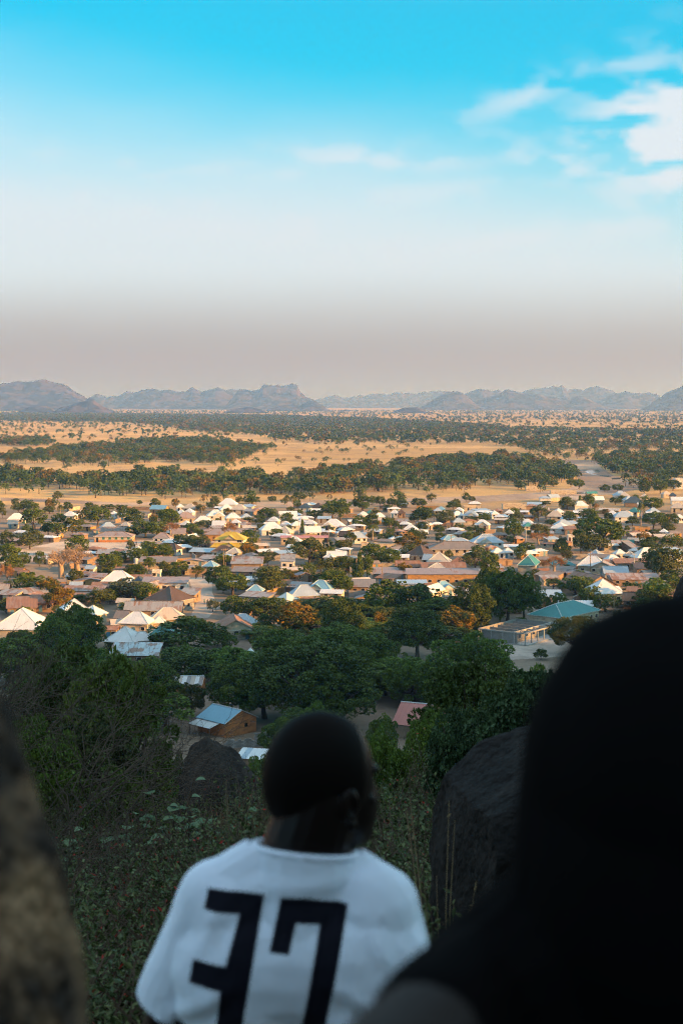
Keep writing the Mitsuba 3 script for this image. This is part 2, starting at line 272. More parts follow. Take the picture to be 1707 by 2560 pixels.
        def grow(p, d, L, r, depth):
            q = p + d * L + rng.normal(0, 0.06 * L, 3)
            m = (p + q) / 2 + rng.normal(0, 0.07 * L, 3)
            (segs if depth < 4 else tw).append(tube([p, m, q], [max(r, .035), max(r * 0.82, .035), max(r * 0.62, .03)], 6 if depth < 3 else 3))
            if depth >= 6: return
            for _ in range(3 if depth < 5 else 4):
                nd = unit(d + rng.normal(0, 0.58, 3) + [0, 0, 0.02] + unit(np.array([q[0], q[1], 0.01])) * 0.22)
                grow(q, nd, L * rng.uniform(0.60, 0.85), r * 0.56, depth + 1)
        lean = np.array([-0.10, 0.05, 1.0]) if var % 2 == 0 else np.array([0.14, 0, 1.0])
        base = tube([[0, 0, -.4], [0, 0, 0.3], lean * 2.6, lean * 4.8], [fat * 1.35, fat, fat * 0.78, fat * 0.62], 9)
        for k in range(6):
            a = k * 1.047 + rng.uniform(0, .5)
            grow(lean * (4.0 + 0.10 * k), unit(np.array([math.cos(a) * .6, math.sin(a) * .6, rng.uniform(0.55, 1.1)])), 1.6, fat * 0.40, 1)
        trunk, crown = join([base] + segs), join(tw)
        cv = np.vstack([crown[0]]); s = 5.0 / np.percentile(np.abs(cv[:, :2]), 97); sz = 9.6 / np.percentile(cv[:, 2], 98)
        for m_ in (trunk, crown): m_[0][:] = m_[0] * [s, s, sz]
        mats = ('pale_bark', 'pale_bark') if col == 'x' else ('rust_twig', 'pale_bark')
    scene['grove_' + key] = {'type': 'shapegroup', 'crown': mikit.ply(crown, mats[0]), 'trunk': mikit.ply(trunk, mats[1], smooth=True)}
    GROUPS[key] = 'grove_' + key
    return GROUPS[key]
def hash_(s):
    h = 17
    for ch in s: h = (h * 131 + ord(ch)) & 0x7fffffff
    return h
COUNT = {}
def numbered(name):
    k = COUNT.get(name, 0); COUNT[name] = k + 1
    return name if k == 0 else f'{name}_{k:03d}'
def put_tree(name, shape, col, lod, var, x, y, h, w, z=None, spin=None):
    key = numbered(name)
    zz = float(ground_z(x, y)) if z is None else z
    a = (hash_(key) % 360) if spin is None else spin
    scene[key] = {'type': 'instance', 'shapegroup': {'type': 'ref', 'id': tree_group(shape, col, lod, var)},
                  'to_world': T().translate([x, y, zz]).rotate([0, 0, 1], a).scale([w / 10, w / 10, h / 10])}
    return key
TREES = [('n','e',-32.1,256.3,7.6,10.1),('n','e',-40.6,258.3,9.7,11.8),('n','g',-36.8,261.5,12.9,14.9),('n','g',-19.1,267.9,11.7,15.2),('n','g',-52.4,272.4,12.1,13.7),('n','e',20.0,277.2,5.6,10.0),('n','e',25.9,279.0,15.4,18.9),('n','e',14.5,279.0,10.5,14.0),('n','g',-6.9,280.6,13.9,16.0),('n','e',-48.4,280.6,11.7,14.8),('n','g',0.1,281.4,13.6,12.9),('n','g',8.5,298.2,11.2,10.7),('n','d',-27.3,300.0,8.6,15.1),('n','d',-36.7,300.0,5.1,7.2),('n','g',-61.5,304.2,14.1,14.0),('n','o',-70.5,309.9,10.3,11.2),('n','g',-35.7,311.4,7.0,10.2),('n','g',-14.1,315.9,9.4,10.4),('n','g',-60.4,319.0,15.4,15.4),('n','d',46.8,330.5,2.8,3.4),('n','d',18.0,334.8,11.9,15.4),('n','h',55.6,335.6,10.8,13.7),('n','d',-37.3,342.4,8.8,17.2),('n','d',0.4,349.1,12.1,12.6),('n','d',-30.8,349.7,4.8,6.8),('n','h',29.1,360.6,8.6,10.2),('n','h',10.0,364.6,6.5,4.4),('n','h',-12.0,367.3,9.0,12.1),('n','d',-20.1,369.3,5.5,4.9),('n','d',34.8,372.9,13.6,13.1),('n','g',46.0,390.6,15.1,14.2),('n','g',50.6,390.6,13.9,10.7),('n','d',-19.9,391.3,7.7,11.1),('n','d',-29.6,393.7,7.0,9.0),('n','d',21.7,397.7,9.8,14.4),('n','g',12.7,400.1,10.2,13.2),('n','g',42.1,400.1,15.0,10.1),('n','o',-57.4,407.1,3.6,12.1),('n','h',-81.8,408.2,7.5,8.8),('n','p',-37.2,408.2,3.9,3.7),('n','d',76.3,408.2,5.3,8.1),('n','d',-95.3,411.6,3.1,8.1),('n','e',93.0,417.6,8.9,9.9),('n','d',85.7,417.6,3.4,9.3),('n','o',-71.7,418.7,5.6,7.0),('n','d',-77.7,423.6,3.4,7.6),('n','p',-65.0,428.5,7.3,13.5),('n','g',-97.8,444.1,7.3,9.2),('n','g',-34.3,444.1,8.2,10.5),('n','g',0.1,444.1,6.3,7.4),('n','g',73.4,444.6,6.1,9.9),('n','o',-92.4,446.8,5.0,7.4),('b','r',-105.8,446.8,9.2,3.4),('l','o',-23.4,446.8,8.3,9.4),('n','g',-2.5,446.8,8.7,8.8),('n','d',92.7,451.9,3.2,7.7),('n','o',68.3,455.7,4.1,6.0),('n','d',-39.8,458.0,8.4,8.2),('n','o',-2.1,463.8,7.0,10.0),('b','x',-92.9,469.7,11.4,8.7),('b','r',-15.0,472.7,2.9,3.1),('n','g',49.7,472.7,11.4,6.9),('b','x',-88.7,475.8,12.3,9.2),('c','g',6.2,478.9,10.0,2.5),('n','o',109.2,479.5,11.9,8.3),('n','g',-11.6,482.1,6.2,5.8),('c','g',4.4,482.1,7.0,1.7),('n','g',8.8,482.1,8.9,4.7),('n','o',110.3,483.1,12.2,14.9),('b','r',73.1,488.0,7.4,7.9),('n','o',-60.9,490.1,2.2,4.4),('n','h',-72.0,491.7,4.6,7.9),('n','o',-61.3,491.7,5.6,4.4),('n','g',-118.3,501.8,11.3,9.7),('n','o',79.2,503.6,3.5,4.3),('n','g',-82.4,505.3,8.2,9.0),('n','o',-3.7,505.3,6.1,6.1),('n','o',-63.6,505.3,4.1,3.7),('n','o',47.7,505.3,8.6,9.0),('n','o',0.6,508.8,5.7,8.2),('n','o',-29.1,519.6,5.5,5.9),('n','g',17.4,519.6,8.4,8.8),('n','d',-111.7,523.3,6.1,4.6),('n','g',-44.0,523.3,4.9,6.3),('n','o',-12.0,527.0,10.8,12.8),('n','g',11.3,527.0,8.5,8.1),('n','d',-83.5,534.7,5.2,5.2),('n','o',41.4,546.6,4.0,3.5),('n','g',121.8,556.6,3.1,3.6),('n','g',-104.5,559.1,8.3,8.6),('n','o',-36.7,559.1,6.3,6.8),('n','d',-35.8,559.1,3.6,8.6),('n','g',-76.2,561.2,5.7,7.2),('n','g',73.6,565.2,5.5,7.3),('n','d',88.1,565.2,5.5,7.3),('n','o',95.6,565.2,9.1,6.8),('n','o',101.1,565.2,8.2,10.5),('n','g',105.1,575.4,14.6,21.0),('n','d',126.0,578.5,7.0,8.9),('n','h',27.5,581.2,7.5,10.8),('n','o',1.1,581.2,4.7,6.1),('n','d',114.7,583.1,3.3,4.2),('n','g',136.5,583.1,7.1,9.4),('n','o',-128.9,585.8,9.0,10.9),('n','o',-138.4,585.8,8.0,6.1),('n','d',-66.5,585.8,6.6,6.1),('n','d',-5.5,585.8,3.8,5.2),('n','g',-38.9,595.3,7.4,8.2),('b','r',83.8,602.2,5.3,6.8),('b','r',-48.7,612.6,8.9,5.9),('n','d',18.9,615.2,4.5,7.4),('n','o',34.1,615.2,5.5,7.4),('n','o',88.1,622.5,8.0,6.5),('n','g',75.5,622.5,10.0,9.0),('q','g',13.8,623.0,7.8,6.0),('b','r',-75.8,625.6,7.6,6.1),('n','d',58.8,625.6,7.3,9.1),('n','g',-63.4,631.0,5.3,4.6),('n','g',-127.6,636.4,7.2,7.7),('n','d',-93.8,636.4,5.9,7.2),('n','g',-87.9,636.4,9.0,11.8),('n','g',-67.6,636.4,6.9,7.2),('n','o',-121.2,639.2,9.8,8.3),('n','g',-83.4,641.9,7.8,8.8),('b','r',125.9,644.3,4.4,3.1),('c','d',23.7,644.7,4.4,1.6),('n','d',-134.0,647.6,6.8,6.8),('n','d',119.4,650.0,3.7,4.2),('n','d',144.6,650.0,3.1,7.9),('c','d',26.4,650.4,4.2,1.3),('c','d',27.6,650.4,4.2,1.3),('n','o',-6.7,650.4,4.5,6.8),('n','d',-6.9,653.3,4.2,7.9),('n','d',45.1,656.2,4.5,5.3),('c','g',-18.2,659.2,6.6,1.8),('n','o',55.2,665.1,4.3,5.9),('n','g',-81.0,671.2,10.8,10.3),('n','d',38.8,671.2,5.4,6.0),('b','r',50.2,671.2,3.8,4.3),('n','g',-147.3,677.3,10.7,12.6),('n','o',-122.3,677.3,3.6,4.9),('n','d',-63.9,677.3,5.2,9.8),('n','g',149.6,679.9,8.8,12.6),('n','d',-57.1,680.4,2.7,4.9),('n','g',9.6,683.6,7.2,8.8),('n','d',14.6,683.6,7.7,7.7),('n','o',23.1,690.0,5.3,7.2),('n','d',102.9,696.0,3.9,5.1),('n','g',-119.8,696.5,9.6,14.1),('n','o',-84.3,696.5,6.2,9.0),('n','o',51.0,696.5,8.4,9.6),('n','d',143.6,699.3,5.1,6.8),('q','o',147.6,699.3,12.1,4.0),('n','d',161.8,699.3,6.8,9.0),('n','d',-102.5,703.1,8.5,9.1),('n','d',-40.4,703.1,6.0,6.2),('q','o',46.0,703.1,6.8,3.4),('n','g',114.1,709.4,6.9,7.4),('n','o',-46.6,709.9,3.7,6.3),('n','d',64.0,709.9,4.3,5.2),('n','g',124.7,712.8,8.1,9.8),('n','g',72.2,716.8,5.2,7.5),('n','d',41.9,720.3,8.7,11.0),('n','o',37.1,723.8,3.2,5.3),('n','o',101.0,726.8,8.5,8.8),('n','d',136.9,726.8,5.0,5.3),('n','g',-90.2,731.0,6.5,9.4),('q','o',-144.7,731.0,8.8,3.5),('n','d',-37.9,731.0,7.1,11.8),('n','g',-0.4,731.0,11.2,11.2),('n','d',-13.7,734.6,6.2,8.9),('n','o',-178.4,745.7,6.6,4.2),('n','d',-137.9,745.7,3.0,6.6),('n','g',-4.8,745.7,9.6,12.0),('n','o',61.8,761.1,3.7,4.9),('n','g',-22.9,765.0,3.4,4.3),('n','d',-160.0,777.1,5.0,6.3),('n','d',-178.9,785.4,5.4,7.0),('n','h',-77.9,785.4,4.8,6.3),('n','d',-9.0,785.4,4.4,5.7),('n','g',172.1,788.9,9.9,13.4),('n','d',-140.2,789.6,5.7,7.0),('n','d',25.8,789.6,5.1,5.7),('n','d',-130.4,792.1,4.6,8.3),('n','d',-153.2,793.8,5.8,5.8),('n','d',-123.0,793.8,4.5,7.0),('n','d',-19.4,798.1,3.5,5.8),('q','o',-30.7,802.4,9.4,3.6),('q','o',-27.6,802.4,9.1,3.9),('n','d',11.6,802.4,9.1,10.4),('n','o',128.3,806.1,7.5,9.8),('q','o',11.3,806.8,11.7,3.9),('n','d',34.4,811.2,6.2,5.9),('n','d',63.9,811.2,4.6,8.5),('n','d',-74.3,815.7,4.6,7.2),('n','d',44.7,820.2,6.3,9.3),('c','g',138.4,824.1,7.0,2.3),('n','g',144.4,824.1,8.0,5.3),('n','d',22.7,829.4,7.0,6.4),('n','d',31.4,829.4,5.0,4.0),('n','d',121.1,842.9,3.1,6.8),('n','d',163.6,847.7,4.8,7.5),('n','d',-55.6,853.3,4.1,5.5),('n','d',-51.4,858.3,4.8,4.8),('n','d',79.6,866.3,4.3,4.2),('n','d',76.6,873.5,6.0,4.9),('n','d',200.2,939.1,12.1,8.3),('n','g',213.5,951.2,10.7,10.0),('n','d',180.0,969.9,5.5,7.8),('n','d',189.9,976.3,5.9,7.9),('n','d',230.8,989.3,8.0,12.8),('n','d',126.9,1002.7,5.7,9.7),('n','g',167.5,1002.7,7.3,8.9),('n','d',146.9,1023.4,7.0,9.1),('n','g',166.3,1030.6,5.8,7.5),('n','d',153.8,1030.6,5.8,6.7)]
TREE_AT = []
NAMES = {'n': 'leafy_tree', 'l': 'layered_tree', 'c': 'columnar_tree', 'q': 'palm_tree', 'b': 'bare_tree'}
for i, (k, c, x, y, h, w) in enumerate(TREES):
    px = h / y * 1422
    lod = 0 if px > 45 else 1
    nm = 'baobab_tree' if c == 'x' else NAMES[k]
    key = put_tree(nm, k, c, lod, i % 3 if k == 'n' else i % 2, x, y, h * 1.05, w * (1.16 if lod else 1.03))
    TREE_AT.append((key, k, c, x, y, h, w))
for i, (k, c, x, y, ztop, w) in enumerate([('n','g',-67.6,300.0,11.2,21.9),('n','g',-36.1,205.0,17.2,13.3),('n','e',-35.8,240.0,11.6,10.1),('n','d',-33.3,310.0,6.6,13.1),('n','e',-22.5,300.0,9.0,16.0),('n','g',18.8,215.0,12.3,9.1),('n','e',5.2,190.0,17.3,5.9),('n','e',1.6,150.0,24.1,5.5),('n','e',6.7,140.0,25.3,6.7),('n','g',-48.5,250.0,16.4,21.1),('n','d',-39.0,262.0,13.2,17.7),('n','d',-48.9,225.0,16.6,19.0),('n','g',-14.7,268.0,12.8,15.1),('n','d',-6.2,262.0,17.0,24.3),('n','g',0.6,300.0,13.3,21.9),('n','d',-1.0,258.0,13.2,16.7),('n','e',8.8,290.0,8.2,19.6),('n','g',20.3,290.0,7.4,19.6),('n','d',24.1,268.0,8.3,16.6),('n','e',-3.1,205.0,17.2,9.8),('n','d',-35.4,190.0,17.9,13.9),('n','g',-38.6,180.0,21.6,13.2),('n','e',-24.7,165.0,21.3,8.8),('n','d',-25.9,150.0,23.7,10.1),('n','g',-31.4,150.0,24.6,11.0),('n','d',-40.6,430.0,0.5,14.5),('n','h',-29.3,425.0,0.6,15.5),('n','g',-19.2,415.0,2.5,17.5),('n','h',-12.5,408.0,3.7,19.5),('n','d',-1.5,400.0,5.8,19.1),('n','g',8.6,398.0,4.9,17.9),('n','o',17.5,395.0,4.8,16.7),('n','g',25.7,392.0,6.3,16.5),('n','d',33.4,385.0,5.6,15.2),('n','g',-7.8,372.0,4.8,18.8),('n','e',4.8,365.0,4.8,19.5),('n','g',15.0,360.0,5.0,19.2),('n','d',25.8,355.0,4.8,18.0),('n','g',-32.6,392.0,0.7,14.3),('n','d',-39.7,375.0,1.7,14.8),('n','g',-22.1,365.0,3.2,17.4),('n','o',37.6,372.0,2.1,9.4),('n','g',-12.9,340.0,5.1,16.3),('n','d',-17.8,150.0,24.1,4.2),('n','e',-11.5,92.0,36.5,3.1),('n','g',-13.2,120.0,29.9,2.7),('n','g',-10.3,236.0,7.3,8.0),('n','e',-11.6,205.0,8.9,4.6),('n','d',-7.5,242.0,8.1,8.8),('n','g',6.9,238.0,7.6,6.0),('n','e',6.7,150.0,23.5,5.9),('n','d',4.7,215.0,9.8,7.3),('n','o',-28.7,270.0,7.1,5.3),('n','g',-19.8,285.0,1.3,4.8)]):
    h = ztop - float(ground_z(x, y))
    if h < 1.5: continue
    key = put_tree(NAMES[k], k, c, 0, i % 3, x, y, h * 1.03, w * 1.06)
    TREE_AT.append((key, k, c, x, y, h, w))
# woodland belts: the nearest trees are things, the rest one mass
BELTS = [([(-282.0,1175.0),(-247.0,1149.0),(-205.0,1079.0),(-172.0,1102.0),(-157.0,1175.0),(-132.0,1162.0),(-102.0,1090.0),(-93.0,1125.0),(-54.0,1102.0),(-31.0,1162.0),(16.0,1258.0),(40.0,1320.0),(99.0,1426.0),(151.0,1550.0),(205.0,1528.0),(203.0,1320.0),(196.0,1188.0),(188.0,1107.0),(156.0,1053.0),(135.0,1027.0),(98.0,1008.0),(71.0,980.0),(41.0,998.0),(26.0,962.0),(2.0,953.0),(-14.0,937.0),(-55.0,916.0),(-79.0,920.0),(-109.0,890.0),(-140.0,897.0),(-182.0,916.0),(-215.0,962.0),(-225.0,937.0)],80,10.2),([(-378.0,1573.0),(-365.0,1699.0),(-365.0,1845.0),(-337.0,2020.0),(-321.0,2185.0),(-261.0,2303.0),(-211.0,2254.0),(-154.0,2079.0),(-115.0,1911.0),(-84.0,1946.0),(-102.0,1699.0),(-105.0,1528.0),(-112.0,1354.0),(-144.0,1445.0),(-181.0,1486.0),(-207.0,1407.0),(-260.0,1371.0),(-308.0,1417.0),(-352.0,1465.0)],85,9),([(-571.0,2380.0),(-492.0,2354.0),(-421.0,2099.0),(-442.0,1982.0),(-499.0,2079.0)],110,8),([(-2140.0,8937.0),(-1281.0,8249.0),(-308.0,7148.0),(74.0,5643.0),(309.0,4466.0),(433.0,3457.0),(572.0,3151.0),(734.0,3061.0),(354.0,1475.0),(299.0,1507.0),(235.0,1475.0),(226.0,1528.0),(234.0,1861.0),(221.0,1982.0),(200.0,2185.0),(145.0,2099.0),(57.0,2099.0),(-33.0,2163.0),(-107.0,2328.0),(-161.0,2678.0),(-304.0,3061.0),(-450.0,3695.0),(-724.0,4660.0),(-1223.0,5105.0)],330,9),([(251.0,1426.0),(233.0,1222.0),(231.0,1143.0),(260.0,1175.0),(285.0,1188.0),(367.0,1528.0),(304.0,1528.0),(274.0,1507.0)],90,10),([(-1223.0,5105.0),(-724.0,4660.0),(-450.0,3695.0),(-161.0,2678.0),(-140.0,2328.0),(-558.0,2328.0)],2300,8),([(78.0,5956.0),(1712.0,7148.0),(713.0,2976.0),(433.0,3457.0)],3600,9),([(-3021.0,12618.0),(3021.0,12618.0),(1712.0,7148.0),(74.0,5643.0),(-1975.0,8249.0)],9000,10),([(-514.0,2141.0),(-335.0,2278.0),(-196.0,2380.0),(80.0,1946.0),(145.0,2099.0),(63.0,1528.0),(-56.0,1296.0),(-101.0,1222.0),(-285.0,1188.0)],2600,7),([(-221.0,920.0),(-108.0,882.0),(-14.0,928.0),(41.0,989.0),(135.0,1008.0),(166.0,1042.0),(112.0,890.0),(11.0,847.0),(-194.0,805.0)],1300,7),([(270.0,1222.0),(293.0,1222.0),(239.0,994.0),(202.0,962.0),(207.0,1042.0)],150,9)]
rng = np.random.default_rng(41)
spots = []
for pts, area, hm in BELTS:
    pg = Polygon(pts).buffer(0)
    n = int(pg.area / area)
    x0, y0, x1, y1 = pg.bounds
    q = rng.uniform([x0, y0], [x1, y1], (int(n * 1.15 * (x1 - x0) * (y1 - y0) / pg.area) + 8, 2))
    den = 1.5 * meshkit.fbm(np.column_stack([q / [95.0, 70.0], q[:, 0] * 0]), 4, 9) - 0.22
    q = q[(shapely.contains_xy(pg, q[:, 0], q[:, 1])) & (den > rng.uniform(0.05, 0.62, len(q)))]
    for x, y in q: spots.append((y, x, hm * rng.uniform(0.55, 1.25), rng.uniform(0.85, 1.35)))
spots.sort()
N_SINGLE = 0
single = spots[:N_SINGLE]
for i, (y, x, h, r) in enumerate(single):
    c = 'dgodgoghd'[i % 9]
    key = put_tree('leafy_tree', 'n', c, 2, i % 3, x, y, h, h * r)
    TREE_AT.append((key, 'w', c, x, y, h, h * r))
PAL = np.array([[0.050, 0.092, 0.026], [0.072, 0.116, 0.034], [0.090, 0.118, 0.036], [0.040, 0.076, 0.024], [0.150, 0.105, 0.028], [0.066, 0.108, 0.034]])
def mass(name, sp, n_leaf, size, label):
    vs, fs, cs, at = [], [], [], 0
    protos = []
    for k in range(6):
        r_ = np.random.default_rng(k + 5 * n_leaf)
        p, d, _ = crown_points(r_, max(4, n_leaf // 11), 11, 5.0, 4.3, 5.4, 0.36)
        p[:, 2] = np.maximum(p[:, 2], 1.0)
        v, f = leaves(r_, p, d, size, 0.75)
        protos.append(join([(v, f), tube([[0, 0, -.3], [0, 0, 4]], [0.35, 0.2], 3)]))
    for i, (y, x, h, r) in enumerate(sp):
        v, f = protos[i % 6]
        a = (i * 2.399) % 6.283
        ca, sa = math.cos(a), math.sin(a)
        w = h * r / 10
        vv = np.stack([(v[:, 0] * ca - v[:, 1] * sa) * w + x, (v[:, 0] * sa + v[:, 1] * ca) * w + y, v[:, 2] * h / 10], -1)
        c = PAL[(i * 7 + i // 11) % 6] * (0.8 + 0.4 * ((i * 37) % 100) / 100)
        cc = np.tile(c, (len(v), 1)); cc[-6:] = (0.10, 0.08, 0.06)
        vs.append(vv); fs.append(f + at); cs.append(cc); at += len(v)
    if vs:
        scene[name] = mikit.ply((np.vstack(vs), np.vstack(fs)), 'mass_leaf', color=np.vstack(cs))
        tag(name, label, 'trees', kind='stuff')
scene['mass_leaf'] = two({'type': 'principled', 'base_color': {'type': 'mesh_attribute', 'name': 'vertex_color'}, 'roughness': 0.7, 'specular': 0.3})
rest = spots[N_SINGLE:]
mass('riverside_woodland', [s for s in rest if s[0] < 2000], 176, 1.25, 'green woodland along the dry river beyond the town')
mass('distant_woodland', [s for s in rest if 2000 <= s[0] < 4600], 32, 3.0, 'bluish green woodland across the middle of the plain')
mass('faraway_woodland', [s for s in rest if 4600 <= s[0]], 14, 4.2, 'hazy trees dotted over the plain before the hills')
# ------------------------------------------------------------------ houses
def metal(name, base, rust=0.0, rough_=0.42, metal_=0.15, seam=True, var=0.10):
    def fn(p, n, uv):
        blot = tfbm(p.x * 0.35 + p.z * 0.2, p.y * 0.35, p.z * 0.35, 4)
        sheet_ = mikit.cell_rand(uv.x / 0.85, dr.floor(uv.y / 2.4), 3.0)
        c = mi.Color3f(base) * (1 - var + 2 * var * blot) * (0.95 + 0.10 * sheet_)
        streak = tfbm(uv.x * 1.7, uv.y * 0.25, p.x * 0.05, 3)
        r = tss(1.02 - rust, 1.22 - rust, blot * 0.7 + streak * 0.6)
        c = tmix(c, tmix((0.20, 0.09, 0.05), (0.36, 0.17, 0.09), blot), r * 0.9)
        lap = dr.abs(uv.x / 0.85 - dr.floor(uv.x / 0.85) - 0.5)
        return c * (1 - 0.22 * tss(0.465, 0.495, lap)) if seam else c
    cor = lambda p, n, uv: 0.5 + 0.5 * dr.sin(uv.x * (2 * math.pi / 0.21))
    scene[name] = two({'type': 'bumpmap', 'arbitrary': proc(cor, 4e-3), 'scale': 0.022,
                       'bsdf': {'type': 'principled', 'base_color': proc(fn), 'roughness': rough_, 'metallic': metal_, 'specular': 0.5}})
ROOF = {}
for k_, nm, base, rust, rg, mt in [
    ('W', 'roof_white', (0.80, 0.79, 0.77), 0.12, 0.40, 0.10), ('B', 'roof_blue_grey', (0.46, 0.54, 0.60), 0.15, 0.38, 0.25), ('C', 'roof_beige', (0.58, 0.49, 0.40), 0.22, 0.5, 0.05),
    ('T', 'roof_teal', (0.055, 0.24, 0.235), 0.05, 0.45, 0.0), ('R', 'roof_rust', (0.33, 0.20, 0.145), 0.50, 0.65, 0.0), ('K', 'roof_brown', (0.105, 0.065, 0.042), 0.10, 0.45, 0.0),
    ('M', 'roof_dull_brown', (0.27, 0.22, 0.19), 0.30, 0.55, 0.0), ('S', 'roof_grey_rust', (0.37, 0.35, 0.34), 0.42, 0.55, 0.1), ('Y', 'roof_yellow', (0.58, 0.40, 0.045), 0.05, 0.42, 0.0),
    ('N', 'roof_navy', (0.055, 0.085, 0.11), 0.05, 0.42, 0.0), ('P', 'roof_red', (0.56, 0.21, 0.17), 0.10, 0.45, 0.0), ('U', 'roof_light_blue', (0.24, 0.46, 0.58), 0.08, 0.38, 0.15),
    ('V', 'roof_mauve', (0.33, 0.265, 0.255), 0.30, 0.55, 0.0), ('X', 'roof_striped_rust', (0.42, 0.33, 0.30), 0.48, 0.6, 0.0), ('Z', 'roof_flaking', (0.50, 0.56, 0.58), 0.46, 0.5, 0.0),
    ('J', 'roof_white_two', (0.76, 0.73, 0.66), 0.10, 0.42, 0.0), ('Q', 'roof_brick_red', (0.30, 0.145, 0.09), 0.15, 0.5, 0.0), ('1', 'roof_maroon', (0.13, 0.035, 0.035), 0.05, 0.5, 0.0), ('O', 'roof_orange', (0.55, 0.28, 0.07), 0.1, 0.6, 0.0)]:
    metal(nm, base, rust, rg, mt, var=0.22 if rust > 0.35 else 0.08)
    ROOF[k_] = nm
ROOF['w'] = ROOF['c'] = 'wall_grey'
def plaster(name, base, dirt):
    def fn(p, n, uv):
        a, b = tfbm(p.x * 0.9, p.y * 0.9, p.z * 1.4, 4), tfbm(p.x * 4.5, p.y * 4.5, p.z * 1.1, 2)
        return tmix(base, dirt, tss(0.46, 0.72, a)) * (0.86 + 0.26 * b)
    scene[name] = rough(proc(fn), 0.9)
WALL = {'c': 'wall_cream', 'w': 'wall_white', 'g': 'wall_grey', 'm': 'wall_mud', 'o': 'wall_ochre', 's': 'wall_cream'}
plaster('wall_cream', (0.55, 0.45, 0.32), (0.36, 0.28, 0.20)); plaster('wall_white', (0.68, 0.65, 0.60), (0.50, 0.44, 0.38)); plaster('wall_grey', (0.34, 0.31, 0.28), (0.22, 0.19, 0.17))
plaster('wall_mud', (0.30, 0.205, 0.14), (0.20, 0.14, 0.10)); plaster('wall_ochre', (0.46, 0.255, 0.10), (0.33, 0.19, 0.09)); plaster('wall_brick', (0.52, 0.21, 0.085), (0.38, 0.16, 0.075))
scene['dark_pane'] = two({'type': 'principled', 'base_color': {'type': 'rgb', 'value': [0.02, 0.022, 0.024]}, 'roughness': 0.25, 'specular': 0.5})
scene['shutter_green'], scene['door_brown'], scene['door_blue'] = rough((0.05, 0.17, 0.12), 0.6), rough((0.10, 0.055, 0.03), 0.6), rough((0.10, 0.22, 0.30), 0.6)
scene['cap_metal'] = two({'type': 'principled', 'base_color': {'type': 'rgb', 'value': [0.60, 0.60, 0.58]}, 'roughness': 0.4, 'metallic': 0.2})
scene['cap_dark'] = rough((0.16, 0.12, 0.10), 0.5)
def box(cx, cy, cz, sx, sy, sz):
    v = np.array([[x, y, z] for x in (-.5, .5) for y in (-.5, .5) for z in (-.5, .5)]) * [sx, sy, sz] + [cx, cy, cz]
    return v, np.array([[0, 1, 3], [0, 3, 2], [4, 6, 7], [4, 7, 5], [0, 4, 5], [0, 5, 1], [2, 3, 7], [2, 7, 6], [0, 2, 6], [0, 6, 4], [1, 5, 7], [1, 7, 3]])
def facet(pts, t=0.05):
    """a roof plane (3 or 4 corners, eave first two) as a slab t thick; uv in metres, u along the eave"""
    p = np.asarray(pts, float)
    n = unit(np.cross(p[1] - p[0], p[-1] - p[0])); n = n if n[2] > 0 else -n
    ex = unit(p[1] - p[0]); ey = np.cross(n, ex)
    k = len(p)
    top, bot = p, p - n * t
    vs, fs, uv = [], [], []
    def add(q):
        b = len(vs)
        vs.extend(q); uv.extend([((x - p[0]) @ ex, (x - p[0]) @ ey) for x in q])
        fs.extend([[b, b + i, b + i + 1] for i in range(1, len(q) - 1)])
    add(list(top)); add(list(bot[::-1]))
    for i in range(k):
        j = (i + 1) % k
        add([top[i], bot[i], bot[j], top[j]])
    return np.array(vs), np.array(fs), np.array(uv)
def join_uv(parts):
    vs, fs, us, at = [], [], [], 0
    for v, f, u in parts:
        vs.append(v); fs.append(f + at); us.append(u); at += len(v)
    return (np.vstack(vs), np.vstack(fs)), np.vstack(us)
def roof_facets(kind, W, D, wh, rise, o=0.45):
    a, b, h = W / 2 + o, D / 2 + o, wh + rise
    z = wh - o * rise / (D / 2) * 0.5
    e = [[-a, -b, z], [a, -b, z], [a, b, z], [-a, b, z]]
    if kind in ('h', 'p'):
        r = max(0.0, a - b) if kind == 'h' else 0.02
        if kind == 'h' and W < D: return None
        if kind == 'h': r = max(r, 0.12 * a)
        l, q = [-r, 0, h], [r, 0, h]
        return [[e[0], e[1], q, l], [e[1], e[2], q], [e[2], e[3], l, q], [e[3], e[0], l]], [(l, q), (l, e[0]), (q, e[1]), (q, e[2]), (l, e[3])]
    if kind == 'g':
        l, q = [-a, 0, h], [a, 0, h]
        return [[e[0], e[1], q, l], [e[2], e[3], l, q]], [(l, q)]
    if kind == 'G':
        l, q = [0, -b, h], [0, b, h]
        return [[e[3], e[0], l, q], [e[1], e[2], q, l]], [(l, q)]
    if kind == 's':
        return [[[-a, -b, wh - .05], [a, -b, wh - .05], [a, b, h], [-a, b, h]]], []
def part(key, mesh, bsdf, M, **kw):
    scene[key] = mikit.ply(mesh, bsdf, to_world=M, **kw)
HOUSE_AT = []
